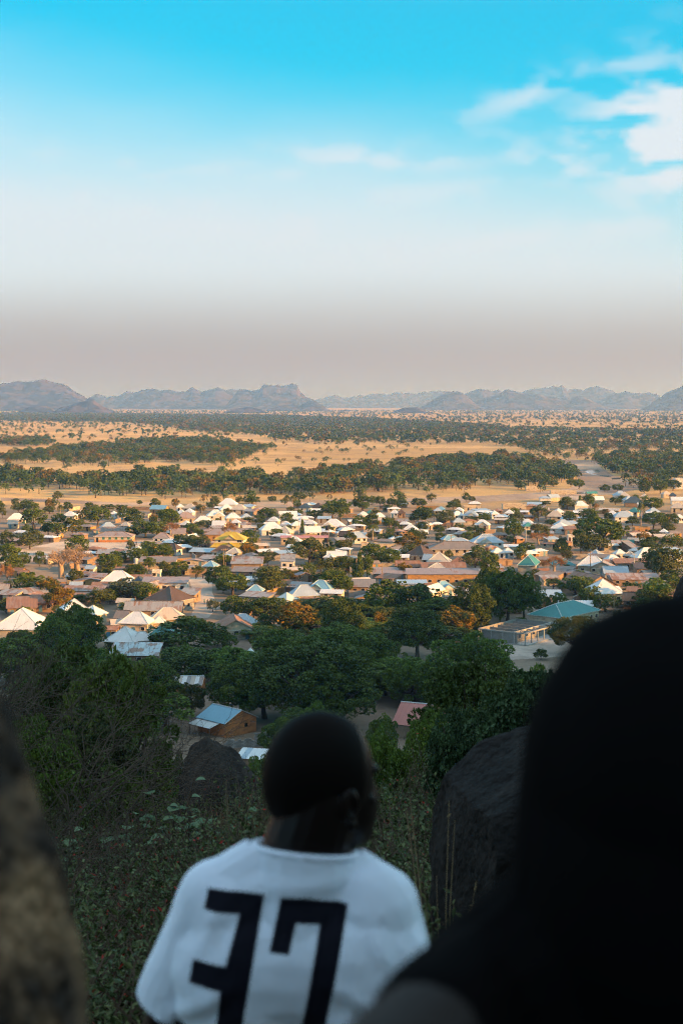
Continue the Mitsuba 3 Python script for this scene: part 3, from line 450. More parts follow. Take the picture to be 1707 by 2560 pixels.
def house(name, kind, roof, wall, x, y, W, D, rot, wh, rise, dormer=0, z=None, detail=None, ratio=0):
    key = numbered(name)
    z = float(ground_z(x, y)) if z is None else z
    if kind == 'h' and W < D: W, D, rot = D, W, rot + 90
    M = T().translate([x, y, z]).rotate([0, 0, 1], rot)
    rg = random.Random(hash_(key))
    detail = (y < 640) if detail is None else detail
    wm = WALL[wall]
    # walls, with the gable ends closed
    pr = [box(0, 0, wh / 2 - .3, W, D, wh + .6)]
    e_, h_ = wh, wh + rise - .08
    if kind == 'g':
        pr += [(np.array([[s * W / 2, -D / 2, e_], [s * W / 2, D / 2, e_], [s * W / 2, 0, h_], [s * (W / 2 - .2), -D / 2, e_], [s * (W / 2 - .2), D / 2, e_], [s * (W / 2 - .2), 0, h_]]), np.array([[0, 1, 2], [3, 5, 4], [0, 2, 5], [0, 5, 3], [1, 4, 5], [1, 5, 2]])) for s in (-1, 1)]
    if kind == 'G':
        pr += [(np.array([[-W / 2, s * D / 2, e_], [W / 2, s * D / 2, e_], [0, s * D / 2, h_], [-W / 2, s * (D / 2 - .2), e_], [W / 2, s * (D / 2 - .2), e_], [0, s * (D / 2 - .2), h_]]), np.array([[0, 1, 2], [3, 5, 4], [0, 2, 5], [0, 5, 3], [1, 4, 5], [1, 5, 2]])) for s in (-1, 1)]
    if kind == 's':
        v = np.array([[-W / 2, -D / 2, wh], [W / 2, -D / 2, wh], [W / 2, D / 2, wh], [-W / 2, D / 2, wh], [W / 2, D / 2, h_ - .1], [-W / 2, D / 2, h_ - .1]])
        pr.append((v, np.array([[0, 1, 4], [0, 4, 5], [1, 2, 4], [0, 5, 3], [2, 3, 5], [2, 5, 4]])))
    if kind == 'f':   # flat roof behind a parapet
        t = 0.22
        pr = [box(0, 0, wh / 2 - .3, W, D, wh + .6)] 
        pp = [box(0, s * (D / 2 - t / 2), wh + .25, W, t, .5) for s in (-1, 1)] + [box(s * (W / 2 - t / 2), 0, wh + .25, t, D - 2 * t, .5) for s in (-1, 1)]
        part(key + '__parapet', join(pp), wm, M)
        part(key + '__roof', box(0, 0, wh + .03, W - 2 * t, D - 2 * t, .06), 'wall_grey', M)
    part(key + '__wall', join(pr), wm, M)
    if kind != 'f':
        F_, caps = roof_facets(kind, W, D, wh, rise)
        slabs = [facet(q) for q in F_]
        if dormer:
            w, h0 = min(2.6, W * .3), rise * .62
            x0 = W * (0.12 if hash_(key) % 2 else -0.12)
            d0, d1 = D / 2 + .5, D / 2 * (1 - .62) - .2
            l, q = [x0, -d0, wh + h0], [x0, -d1, wh + h0]
            slabs += [facet([[x0 - w, -d1, wh], [x0 - w, -d0, wh - .02], l, q]), facet([[x0 + w, -d0, wh - .02], [x0 + w, -d1, wh], q, l])]
            part(key + '__roof__dormer', (np.array([[x0 - w + .15, -D / 2 - .3, wh], [x0 + w - .15, -D / 2 - .3, wh], [x0, -D / 2 - .3, wh + h0 - .08], [x0 - w + .15, -D / 2 - .1, wh], [x0 + w - .15, -D / 2 - .1, wh], [x0, -D / 2 - .1, wh + h0 - .08]]), np.array([[0, 1, 2], [3, 5, 4], [0, 2, 5], [0, 5, 3], [1, 4, 5], [1, 5, 2]])), wm, M)
        if roof == 'J':      # its left-hand planes take the maroon colour
            m2, u2 = join_uv([slabs[3], slabs[2]]); slabs = slabs[:2]
            part(key + '__roof__maroon_side', m2, 'roof_maroon', M, uv=u2)
        mesh, uv = join_uv(slabs)
        part(key + '__roof', mesh, ROOF[roof], M, uv=uv)
        if caps and detail:
            cp_ = [tube([np.array(a) + [0, 0, .03], np.array(b) + [0, 0, .03]], [.11, .11], 5) for a, b in caps]
            part(key + '__roof__ridge_cap', join(cp_), 'cap_dark' if roof in 'RKMNQSXVZ' else 'cap_metal', M)
        # fascia board under the front eave
        if detail and kind in 'hpgG':
            part(key + '__roof__fascia', join([box(0, s * (D / 2 + .40), wh - .16, W + .5, .04, .18) for s in (-1, 1)] + [box(s * (W / 2 + .40), 0, wh - .16, .04, D + .5, .18) for s in (-1, 1)]) if kind in 'hp' else box(0, -(D / 2 + .38), wh - .2, W * .98, .04, .14), 'cap_dark' if wall in 'mo' else 'wall_white', M)
    # openings
    if y < 800:
        nw = max(1, int(W / 3.2)) if detail else 1
        dx = W / (nw + 1)
        door_i = hash_(key) % (nw + 1)
        sides = [(-1, W, D)]
        for i in range(nw + 1):
            px = -W / 2 + (i + .5) * W / (nw + 1)
            if i == door_i:
                part(key + '__door', box(px, -D / 2 - .02, 1.0, .95, .08, 2.0), rg.choice(['door_brown', 'door_blue', 'dark_pane']), M)
            else:
                k = numbered(key + '__window')
                part(k, box(px, -D / 2 - .015, 1.65, 1.1, .06, .95), 'shutter_green' if wall == 's' else 'dark_pane', M)
                if y < 540: part(k + '__frame', join([box(px, -D / 2 - .03, 1.65 + s * .5, 1.26, .1, .08) for s in (-1, 1)] + [box(px + s * .59, -D / 2 - .03, 1.65, .08, .1, .92) for s in (-1, 1)]), 'wall_white' if wall != 'w' else 'wall_grey', M)
        if detail:   # the right-hand wall too
            for i in range(max(1, int(D / 4))):
                py = -D / 2 + (i + .5) * D / max(1, int(D / 4))
                k = numbered(key + '__window')
                part(k, box(W / 2 + .015, py, 1.65, .06, 1.0, .9), 'dark_pane', M)
    if wall == 's':
        part(key + '__plinth', box(0, 0, .45, W + .06, D + .06, 1.0), 'wall_brick', M)
    HOUSE_AT.append((key, kind, roof, wall, x, y, W, D, wh + rise, z))
    return key
for kind, roof, wall, x, y, W, D, rot, wh, rise, nm, dm in [('G','W','w',-21.3,320.5,2.8,7.0,6.0,2.6,1.26,'',0),('s','Z','m',-47.7,326.8,10.8,9.0,0.0,2.6,1.46,'barn',0),('p','W','c',-52.8,344.9,7.5,7.5,18.0,2.6,3.14,'',0),('h','W','c',-48.9,344.9,5.1,3.9,-16.0,2.6,1.81,'',0),('s','O','m',-45.2,349.4,2.8,4.0,0.0,2.0,0.5,'',0),('p','T','c',-44.2,353.4,6.9,6.9,8.0,2.6,2.92,'',0),('g','R','o',-58.8,361.4,2.8,3.5,0.0,2.6,0.7,'',0),('h','W','c',-82.1,363.0,12.5,13.0,2.0,3.2,4.4,'',0),('G','R','c',-27.7,365.8,8.7,12.0,-8.0,2.6,2.4,'',0),('g','C','m',-58.8,369.5,2.8,3.5,-15.0,2.6,1.07,'',0),('h','W','c',-53.6,369.9,7.6,5.6,12.0,3.1,2.59,'',0),('h','B','c',-26.1,372.7,6.2,4.7,15.0,2.6,2.16,'',1),('h','W','c',-48.2,373.1,2.9,3.5,-10.0,2.6,1.61,'',0),('h','C','c',-46.9,380.6,8.5,6.2,-6.0,2.6,2.6,'',0),('g','M','g',-58.9,381.5,3.4,3.5,20.0,2.6,1.75,'',0),('p','W','c',-67.6,383.9,5.2,5.2,25.0,3.2,2.17,'',0),('p','W','c',-73.6,389.0,7.9,7.9,-20.0,3.2,3.33,'',0),('g','S','m',-52.7,397.7,15.5,8.0,0.0,2.6,1.98,'',0),('s','R','m',6.9,401.4,2.8,7.0,25.0,2.6,1.92,'',0),('s','R','m',-91.2,402.9,7.9,9.0,-12.0,2.6,2.02,'',0),('p','J','w',-15.9,409.6,5.9,5.9,42.0,3.0,2.49,'',0),('s','R','m',-87.0,410.9,7.0,6.0,0.0,2.6,1.68,'',0),('p','K','g',-50.1,412.0,10.0,10.0,33.0,3.4,3.68,'',0),('g','R','m',85.8,415.9,5.1,3.9,15.0,2.6,1.97,'',0),('s','B','g',63.0,425.0,6.1,7.0,0.0,2.6,1.21,'',0),('s','R','m',-77.1,425.4,6.5,6.0,0.0,2.6,0.53,'',0),('h','B','c',-11.3,427.2,8.3,6.1,-12.0,2.6,2.81,'',0),('p','W','c',79.4,429.3,9.2,9.2,-12.0,3.2,3.87,'',0),('s','S','m',-46.2,430.1,4.9,7.0,10.0,2.6,1.13,'',0),('G','W','c',27.9,435.2,4.1,10.0,25.0,2.6,1.85,'',0),('h','U','g',-26.6,437.5,4.3,3.5,10.0,2.6,1.61,'',0),('s','X','m',-79.8,438.4,12.1,6.0,0.0,2.6,0.88,'',0),('g','S','m',-105.3,441.7,2.8,3.5,0.0,2.6,1.48,'',0),('h','U','c',-6.4,442.5,7.0,5.2,16.0,2.6,2.4,'',1),('h','U','w',31.8,442.6,6.1,4.6,-20.0,2.6,2.13,'',1),('G','S','o',-60.3,447.3,2.8,10.0,18.0,2.6,1.26,'',0),('g','R','o',-73.4,447.9,10.4,6.0,0.0,2.6,1.13,'',0),('s','M','m',6.7,448.9,7.5,8.0,0.0,2.6,1.42,'',0),('g','B','g',-84.3,449.6,3.5,3.5,0.0,2.4,1.19,'',0),('h','B','g',-27.6,450.1,4.8,3.8,-14.0,2.6,1.75,'',0),('G','R','m',78.8,452.2,12.7,14.0,-25.0,2.6,3.37,'',0),('s','V','w',-56.4,453.6,14.1,7.0,0.0,3.2,1.04,'',0),('g','R','m',-17.5,455.3,2.8,3.5,5.0,2.6,1.01,'',0),('s','B','g',22.7,455.5,9.0,7.0,0.0,2.6,0.5,'',0),('h','N','g',-65.8,460.0,3.4,3.5,20.0,2.6,1.61,'',0),('h','W','c',-72.6,460.3,9.9,7.2,4.0,2.6,3.31,'',0),('s','X','m',96.7,466.6,15.3,6.0,0.0,2.6,1.38,'',0),('s','X','m',96.8,470.1,15.9,7.0,0.0,2.6,0.94,'',0),('s','V','o',33.6,470.8,23.6,8.0,0.0,4.0,1.03,'',0),('s','V','m',-81.7,474.5,4.9,6.0,0.0,2.4,0.62,'',0),('g','B','g',-90.3,474.8,3.2,3.5,0.0,2.4,0.86,'',0),('s','V','m',16.2,482.9,10.8,7.0,0.0,2.6,1.4,'',0),('g','B','g',93.5,483.8,7.9,6.0,0.0,2.6,2.06,'',0),('f','w','w',-63.5,486.7,3.0,3.5,0.0,2.6,1.25,'',0),('g','R','o',-110.0,489.1,2.8,3.5,0.0,2.0,0.7,'',0),('g','B','w',-87.8,496.4,2.8,3.5,10.0,2.6,0.85,'',0),('s','R','m',35.9,497.4,15.0,6.0,0.0,2.6,1.61,'',0),('s','K','m',105.9,497.6,5.4,7.0,0.0,2.6,1.49,'',0),('p','C','m',33.6,497.8,6.2,6.2,6.0,2.6,1.77,'',0),('G','S','c',92.3,500.7,8.6,8.0,12.0,2.6,2.03,'',0),('h','W','c',88.9,502.0,9.4,6.8,14.0,3.2,3.13,'',0),('p','U','c',-46.5,504.1,4.2,4.2,22.0,2.6,1.78,'',0),('g','R','m',23.6,504.4,8.2,6.0,0.0,2.6,1.77,'',0),('s','S','m',-33.9,509.0,10.8,8.0,0.0,3.2,1.67,'',0),('h','T','c',79.7,509.4,7.2,9.0,-5.0,2.6,2.0,'',0),('h','T','c',67.7,511.2,6.0,12.0,16.0,2.6,3.17,'school',0),('s','R','m',105.0,515.4,11.4,7.0,0.0,2.6,0.97,'',0),('s','S','w',-19.6,517.7,4.7,7.0,0.0,3.0,1.96,'',0),('p','Q','m',42.7,518.3,4.0,4.0,12.0,2.6,1.66,'',0),('p','C','c',35.7,518.5,8.0,8.0,8.0,2.6,3.34,'',0),('s','M','c',-67.2,519.4,13.0,7.0,0.0,2.6,1.2,'',0),('p','W','w',-4.4,520.4,3.1,3.1,20.0,4.0,1.32,'',0),('h','W','w',99.6,520.7,6.1,4.6,-20.0,2.6,2.12,'',1),('g','B','w',32.2,525.7,2.8,3.5,25.0,2.6,1.75,'',0),('g','W','w',-1.8,527.2,6.8,5.1,0.0,4.0,1.34,'',0),('h','W','w',115.4,533.7,10.6,7.6,-10.0,2.6,3.49,'',0),('h','W','w',125.0,537.6,5.4,4.2,10.0,2.6,1.93,'',0),('p','C','c',109.8,540.0,3.5,3.5,15.0,2.6,1.48,'',0),('p','K','c',30.3,542.7,8.3,8.3,35.0,2.6,3.48,'',0),('h','U','w',129.9,543.0,2.8,3.5,-8.0,2.6,1.61,'',0),('p','B','c',97.5,543.1,4.0,4.0,35.0,2.6,1.69,'',0),('h','W','w',107.1,545.3,4.1,3.5,-12.0,2.6,1.61,'',0),('s','S','m',-89.1,549.2,10.9,6.0,0.0,2.4,1.15,'',0),('h','W','w',60.6,550.0,4.5,3.6,-16.0,2.6,1.64,'',0),('p','C','c',-41.6,550.5,4.7,4.7,15.0,2.6,1.79,'',0),('h','W','w',64.8,551.5,3.7,3.5,-10.0,2.6,1.61,'',0),('h','K','w',-46.3,555.3,8.0,5.9,6.0,2.6,2.07,'',0),('h','W','c',-79.8,556.3,2.8,3.5,25.0,2.6,1.61,'',0),('h','K','w',-66.9,563.8,5.6,4.3,28.0,2.6,1.96,'',0),('h','M','c',46.1,567.2,21.5,12.0,3.0,2.6,2.53,'',0),('s','S','m',116.4,571.3,3.0,8.0,-20.0,2.6,2.24,'',0),('f','c','c',15.2,582.4,14.3,7.0,0.0,2.6,1.59,'',0),('g','T','c',117.9,583.1,4.3,3.5,15.0,2.6,1.75,'',0),('h','B','w',48.6,590.5,10.5,7.6,8.0,2.6,1.8,'',0),('h','B','w',60.8,593.5,12.5,8.9,-6.0,2.6,3.1,'',1),('h','W','w',-19.9,596.0,5.4,4.2,12.0,2.6,1.93,'',0),('h','U','c',46.4,604.0,6.9,5.2,-10.0,2.6,1.99,'',0),('s','P','c',-15.9,607.9,19.8,5.0,0.0,3.0,0.51,'',0),('h','V','w',-77.2,611.5,6.8,5.1,6.0,2.6,2.2,'',0),('h','B','w',6.8,612.1,7.2,5.3,-15.0,2.6,2.46,'',0),('G','W','c',-64.7,612.9,2.8,8.0,20.0,2.6,1.26,'store',0),('f','w','w',100.2,618.9,2.8,3.5,0.0,2.6,1.6,'',0),('h','V','s',-99.4,620.5,16.3,9.0,0.0,2.6,1.73,'school',0),('g','K','m',1.4,621.6,4.3,3.5,20.0,2.6,1.75,'',0),('h','V','o',-51.2,625.3,18.2,9.0,3.0,3.0,2.17,'school',0),('p','C','c',110.4,627.2,4.7,4.7,20.0,2.6,1.96,'',0),('g','W','w',35.6,632.4,5.0,3.9,-5.0,2.6,1.43,'',0),('g','V','c',-72.6,633.2,5.8,6.0,0.0,2.6,2.13,'',0),('p','C','c',-25.4,637.1,6.6,6.6,18.0,2.6,2.76,'',0),('g','W','w',-13.1,638.9,6.7,5.1,-10.0,2.6,2.53,'',0),('p','W','c',145.5,640.2,3.1,3.1,18.0,2.6,1.32,'',0),('g','M','c',-103.2,644.0,11.5,8.3,0.0,2.6,1.86,'',0),('h','W','w',-32.1,652.1,10.2,7.3,-12.0,2.6,3.38,'',0),('h','W','c',31.8,653.2,6.0,4.6,10.0,2.6,2.11,'',0),('s','R','m',105.7,654.1,5.9,6.0,0.0,2.6,1.06,'',0),('f','c','o',139.3,658.9,7.1,6.0,0.0,2.6,1.16,'',0),('p','C','c',-6.3,660.1,6.1,6.1,16.0,2.6,2.56,'',0),('p','W','w',101.7,660.1,8.4,8.4,20.0,2.6,2.57,'',0),('h','B','w',-109.0,662.9,7.3,5.4,-15.0,2.6,2.37,'',0),('f','c','m',115.6,665.7,8.3,5.0,0.0,2.6,1.5,'',0),('h','W','w',-3.8,669.9,10.0,7.2,8.0,2.6,3.33,'',0),('h','T','c',88.1,670.3,3.9,3.5,-12.0,2.6,1.61,'',0),('g','U','o',128.2,670.7,4.4,3.5,25.0,2.6,1.62,'',0),('h','C','c',-102.4,674.3,4.5,3.6,18.0,2.6,1.64,'',0),('g','W','w',-58.1,674.4,5.7,4.4,8.0,2.6,2.18,'',0),('h','W','w',-21.1,674.5,5.6,4.3,-10.0,2.6,1.97,'',0),('h','W','w',-26.6,677.4,4.6,3.7,14.0,2.6,1.69,'',0),('h','W','w',40.6,677.5,4.3,3.5,-25.0,2.6,1.61,'',0),('h','B','w',105.9,678.0,7.2,5.4,-14.0,2.6,2.47,'',0),('h','W','c',67.3,678.4,6.9,5.2,14.0,2.6,2.38,'',1),('p','W','c',-74.3,678.6,4.5,4.5,22.0,2.6,1.88,'',0),('h','W','c',-14.7,683.9,4.9,3.8,12.0,2.6,1.76,'',0),('g','C','c',-158.6,685.7,4.5,3.6,0.0,2.4,1.62,'',0),('h','W','c',90.4,689.9,4.8,3.7,10.0,2.6,1.72,'',0),('h','W','w',-51.4,690.2,4.0,3.5,12.0,2.6,1.61,'',0),('h','B','g',57.1,694.3,6.1,4.6,-12.0,2.6,1.83,'',0),('h','W','c',-67.8,695.0,8.6,6.3,-5.0,2.6,2.79,'',0),('h','W','c',-33.4,700.9,5.3,4.1,15.0,2.6,1.9,'',0),('h','W','w',-18.6,710.8,4.3,3.5,-12.0,2.6,1.61,'',0),('h','W','w',-25.5,712.3,8.3,6.1,8.0,2.6,1.83,'',0),('h','W','c',-163.2,712.4,8.5,6.2,-8.0,2.6,2.87,'',0),('h','W','w',170.8,717.5,5.0,3.9,-8.0,2.6,1.79,'',0),('h','V','c',-79.0,719.3,9.4,6.8,-10.0,2.6,3.03,'',0),('h','W','c',-55.1,719.3,7.2,5.3,-14.0,2.6,2.46,'',0),('h','B','w',-48.5,722.1,5.1,4.0,-18.0,2.6,1.84,'',0),('h','W','w',19.4,725.9,5.7,4.4,-14.0,2.6,2.01,'',0),('h','B','w',144.2,726.6,10.2,7.4,-4.0,2.6,2.73,'',0),('h','C','c',110.0,730.1,8.2,6.0,14.0,2.6,2.75,'',0),('h','W','w',-140.3,733.5,6.3,4.8,12.0,2.6,2.2,'',0),('g','W','w',-27.7,734.2,8.8,6.4,-6.0,2.6,2.2,'',0),('h','W','w',-65.1,734.4,8.8,6.4,-10.0,2.6,2.94,'',1),('h','B','w',67.0,735.6,7.6,5.6,12.0,2.6,2.59,'',1),('h','W','w',11.3,736.7,5.0,3.9,-10.0,2.6,1.8,'',0),('h','W','w',60.2,737.4,5.9,4.5,-18.0,2.6,2.07,'',0),('h','W','c',141.2,740.1,5.4,4.1,12.0,2.6,1.91,'',0),('h','W','w',-113.1,742.3,4.9,3.8,-20.0,2.6,1.75,'',0),('h','W','w',-135.2,742.6,6.5,4.9,-10.0,2.6,2.26,'',0),('p','W','w',80.2,744.6,4.2,4.2,-16.0,2.6,1.77,'',0),('h','W','w',-84.1,744.9,5.5,4.3,20.0,2.6,1.96,'',0),('h','W','w',-119.6,745.5,2.8,3.5,10.0,2.6,1.35,'',0),('p','C','c',150.1,746.5,5.5,5.5,20.0,2.6,1.65,'',0),('p','W','w',75.9,747.9,3.5,3.5,10.0,2.6,1.45,'',0),('h','K','m',31.7,751.7,3.6,3.5,-5.0,2.6,1.61,'',0),('p','W','w',88.9,751.7,4.3,4.3,12.0,2.6,1.8,'',0),('h','T','w',15.1,751.8,3.2,3.5,10.0,2.6,1.61,'',0),('h','W','w',28.2,751.9,3.6,3.5,12.0,2.6,1.61,'',0),('p','W','c',115.6,756.2,5.1,5.1,-14.0,2.6,2.13,'',0),('p','W','w',-81.0,756.7,4.8,4.8,16.0,2.6,2.02,'',0),('h','B','w',166.9,759.9,5.9,4.5,-10.0,2.6,2.08,'',0),('p','T','c',157.1,760.9,5.5,5.5,32.0,2.6,2.3,'',0),('g','W','w',-13.6,764.5,4.7,3.7,0.0,2.6,1.34,'',0),('h','B','c',52.1,767.7,3.7,3.5,0.0,2.6,1.54,'',0),('h','W','w',63.8,769.8,4.4,3.5,15.0,2.6,1.61,'',0),('h','U','w',54.5,776.3,4.0,3.5,8.0,2.6,1.61,'',0),('h','W','w',-63.0,777.8,7.2,5.3,-16.0,2.6,2.44,'',0),('h','C','c',-55.9,777.9,8.1,6.0,10.0,2.6,2.68,'',0),('g','U','o',-99.9,780.5,8.8,6.4,20.0,2.6,2.0,'',0),('h','C','c',-83.9,787.8,6.8,5.1,14.0,2.6,2.33,'',0),('h','C','c',187.0,789.8,7.3,5.4,10.0,2.6,2.5,'',0),('h','N','w',-20.1,790.8,6.2,4.7,10.0,2.6,2.16,'',0),('f','c','c',96.3,793.5,13.0,7.0,0.0,4.0,1.6,'',0),('h','W','w',-90.3,795.4,4.1,3.5,-12.0,2.6,1.61,'',0),('p','K','o',-12.8,795.4,5.6,5.6,30.0,2.6,2.37,'',0),('f','c','c',73.4,798.0,9.3,6.0,0.0,2.6,1.6,'',0),('h','W','w',135.7,807.6,7.8,5.7,-8.0,2.6,2.5,'',0),('h','W','w',-65.2,818.2,9.9,7.2,6.0,2.6,3.3,'',0),('h','N','m',171.3,831.9,10.5,7.6,6.0,2.6,3.47,'',0),('g','W','w',201.6,850.6,8.0,5.9,5.0,2.6,1.97,'',0),('g','W','c',154.6,855.0,5.6,4.3,-10.0,2.6,2.16,'',0),('h','B','w',173.2,857.4,5.6,4.3,-20.0,2.6,1.96,'',0),('g','C','c',140.7,860.0,4.8,3.8,14.0,2.6,1.89,'',0),('h','B','w',124.8,870.5,6.6,5.0,0.0,2.6,1.17,'',0),('G','B','c',130.5,877.1,4.7,7.0,60.0,2.6,1.87,'',0),('p','C','c',189.4,888.8,3.8,3.8,18.0,2.6,1.58,'',0),('p','C','c',178.3,895.2,5.5,5.5,10.0,2.6,2.32,'',0),('h','N','m',209.3,897.4,3.9,3.5,10.0,2.6,1.61,'',0),('h','B','w',176.4,898.9,7.8,5.7,-12.0,2.6,2.63,'',0),('h','C','c',207.8,909.2,5.1,4.0,-10.0,2.6,1.83,'',0),('G','T','c',161.0,915.1,2.8,7.0,70.0,2.6,1.26,'',0),('f','c','c',147.9,948.1,17.2,5.0,0.0,2.2,1.14,'',0),('f','c','c',132.6,987.6,9.4,6.0,0.0,2.6,1.6,'',0),('f','w','w',240.2,1010.7,7.0,8.0,0.0,7.0,1.6,'',0)]:
    house({'school': 'school_building', 'barn': 'shed', 'store': 'store_building'}.get(nm, 'shed' if kind == 's' else 'house'), kind, roof, wall, x, y, W, D, -rot, wh, rise, dm)
# low mud huts and lean-tos packed between the listed houses
rng = np.random.default_rng(77)
def free(x, y, r):
    return all((x - h[4]) ** 2 + (y - h[5]) ** 2 > (r * .9 + .5 * max(h[6], h[7])) ** 2 for h in HOUSE_AT) and all((x - t[3]) ** 2 + (y - t[4]) ** 2 > (r * .6 + .12 * t[6]) ** 2 for t in TREE_AT if t[4] < 900)
PALE_POLY = [Polygon(q).buffer(1.0) for q in [[(-140.7,583.4),(-131.9,588.2),(-124.4,617.4),(-110.3,626.6),(-92.1,622.9),(-76.7,626.6),(-68.9,636.0),(-65.7,622.9),(-76.9,599.9),(-84.0,578.6),(-104.9,567.7),(-114.7,545.7),(-129.0,534.6)],[(-53.0,488.8),(-41.1,494.5),(-22.1,508.8),(-9.2,513.8),(-9.1,504.0),(-35.3,492.2),(-44.2,483.1),(-41.4,452.0),(-36.4,416.2),(-37.5,396.5),(-42.6,396.5),(-43.7,424.6),(-48.9,461.9)],[(-60.8,645.7),(-38.3,636.0),(-36.9,612.1),(-60.4,605.1)],[(39.7,371.9),(62.0,385.6),(56.0,336.1),(40.1,330.7),(35.6,341.6)]]]
n_hut = 0
for _ in range(6000):
    y = float(np.exp(rng.uniform(math.log(400), math.log(830))))
    x = float(rng.uniform(-.235, .235) * y)
    r = rng.uniform(3.0, 5.5)
    if any(q.contains(shapely.Point(x, y)) for q in PALE_POLY) or not free(x, y, r) or n_hut >= 230: continue
    if y > 720 and x < -0.10 * y: continue
    n_hut += 1
    W, D = r * rng.uniform(1.3, 2.0), r * rng.uniform(.9, 1.2)
    house('hut', ('sgsgG' if y < 540 else 'hgphs')[n_hut % 5], ('RMSRXMCSWV' if y < 540 else 'WCRWBMWXWS')[n_hut % 10], 'mogmcm'[n_hut % 6], x, y, round(W, 1), round(D, 1), float(rng.uniform(-35, 35)), 2.2, float(rng.uniform(.6, 1.2)), detail=False)
# compound walls
for i in range(60):
    for _ in range(60):
        y = float(np.exp(rng.uniform(math.log(400), math.log(820)))); x = float(rng.uniform(-.235, .235) * y)
        if free(x, y, 2.5) and not any(q.contains(shapely.Point(x, y)) for q in PALE_POLY): break
    else: continue
    L_, a = rng.uniform(6, 16), float(rng.choice([0, 90]) + rng.uniform(-25, 25))
    key = numbered('compound_wall')
    M = T().translate([x, y, 0]).rotate([0, 0, 1], a)
    part(key + '__wall', join([box(0, 0, .8, L_, .2, 2.2)]), ['wall_grey', 'wall_mud', 'wall_ochre', 'wall_cream'][i % 4], M)
    part(key + '__coping', box(0, 0, 1.95, L_ + .06, .28, .1), 'wall_grey', M)
    for s in (-1, 1): part(numbered(key + '__pillar'), box(s * (L_ / 2 + .17), 0, .9, .34, .34, 2.4), 'wall_grey', M)
    HOUSE_AT.append((key, 'wall', '', 'gmoc'[i % 4], x, y, L_ * .5, 2, 2, 0))

rng = np.random.default_rng(123)
n_t = 0
for _ in range(4000):
    if n_t >= 240: break
    y = float(np.exp(rng.uniform(math.log(340), math.log(880)))); x = float(rng.uniform(-.245, .245) * y)
    if any((x - h[4]) ** 2 + (y - h[5]) ** 2 < (1.2 + .42 * max(h[6], h[7])) ** 2 for h in HOUSE_AT) or any(q.contains(shapely.Point(x, y)) for q in PALE_POLY): continue
    n_t += 1
    h = float(rng.uniform(2.6, 7.2)); w = h * float(rng.uniform(.85, 1.4)); c = 'gdgodgoh'[n_t % 8]
    TREE_AT.append((put_tree('bush' if h < 5.8 else 'leafy_tree', 'n', c, 1, n_t % 3, x, y, h, w), 'n' if h >= 5.8 else 's', c, x, y, h, w))  # low gap trees, built as leafy trees, carry the bush name
# ------------------------------------------------------------------ particular buildings
LAND = []          # landmarks for the labels: (words, x, y, z)
# storeyed house with the yellow roofs
def villa(x, y):
    key = 'yellow_roofed_villa'; M = T().translate([x, y, 0]).rotate([0, 0, 1], -6)
    part(key + '__wall', box(0, 0, 1.3, 14.2, 11.2, 3.4), 'wall_cream', M)
    a, b, a2, b2 = 7.7, 6.2, 5.9, 4.3
    lo = [[[-a, -b, 2.9], [a, -b, 2.9], [a2, -b2, 4.6], [-a2, -b2, 4.6]], [[a, -b, 2.9], [a, b, 2.9], [a2, b2, 4.6], [a2, -b2, 4.6]], [[a, b, 2.9], [-a, b, 2.9], [-a2, b2, 4.6], [a2, b2, 4.6]], [[-a, b, 2.9], [-a, -b, 2.9], [-a2, -b2, 4.6], [-a2, b2, 4.6]]]
    m, uv = join_uv([facet(q) for q in lo]); part(key + '__lower_roof', m, 'roof_yellow', M, uv=uv)
    part(key + '__upper_wall', box(0, 0, 5.2, 11.4, 8.2, 1.7), 'wall_white', M)
    F_, caps = roof_facets('h', 12.2, 8.6, 6.0, 2.7)
    m, uv = join_uv([facet(q) for q in F_]); part(key + '__upper_roof', m, 'roof_yellow', M, uv=uv)
    for (px, py, w, h0, zb) in ((0.3, -5.6, 2.2, 1.5, 3.3), (0.3, -4.6, 2.5, 1.7, 6.0)):
        l, q = [px, py - .6, zb + h0], [px, py + 3.0, zb + h0]
        m, uv = join_uv([facet([[px - w, py + 3, zb], [px - w, py - .6, zb], l, q]), facet([[px + w, py - .6, zb], [px + w, py + 3, zb], q, l])])
        part(numbered(key + '__gable_roof'), m, 'roof_yellow', M, uv=uv)
        part(numbered(key + '__gable_wall'), (np.array([[px - w + .2, py - .3, zb], [px + w - .2, py - .3, zb], [px, py - .3, zb + h0 - .1], [px - w + .2, py, zb], [px + w - .2, py, zb], [px, py, zb + h0 - .1]]), np.array([[0, 1, 2], [3, 5, 4], [0, 2, 5], [0, 5, 3], [1, 4, 5], [1, 5, 2]])), 'wall_cream', M)
    for px in (-4, 3.6, 4.6): part(numbered(key + '__window'), box(px, -4.12, 5.25, .9, .06, .75), 'dark_pane', M)
    for px in (-5, -2.4, 3, 5.4): part(numbered(key + '__window'), box(px, -5.62, 1.5, 1.2, .06, 1.1), 'dark_pane', M)
    part(key + '__door', box(.3, -5.63, 1.0, 1.2, .08, 2.1), 'door_brown', M)
    tag(key, 'two-storey villa with bright yellow hipped roofs in the middle of town', 'house')
    HOUSE_AT.append((key, '!', '', '', x, y, 15, 12, 8, 0))
    wk = numbered('compound_wall'); part(wk + '__wall', box(0, 0, .9, 26, .22, 2.4), 'wall_grey', T().translate([x, y - 9.5, 0]).rotate([0, 0, 1], -4))
    for k in range(6): part(numbered(wk + '__pillar'), box(-12.5 + 5 * k, -.02, 1.0, .4, .4, 2.5), 'wall_grey', T().translate([x, y - 9.5, 0]).rotate([0, 0, 1], -4))
    tag(wk, 'grey block compound wall in front of the yellow villa', 'wall')
villa(-44.5, 571)
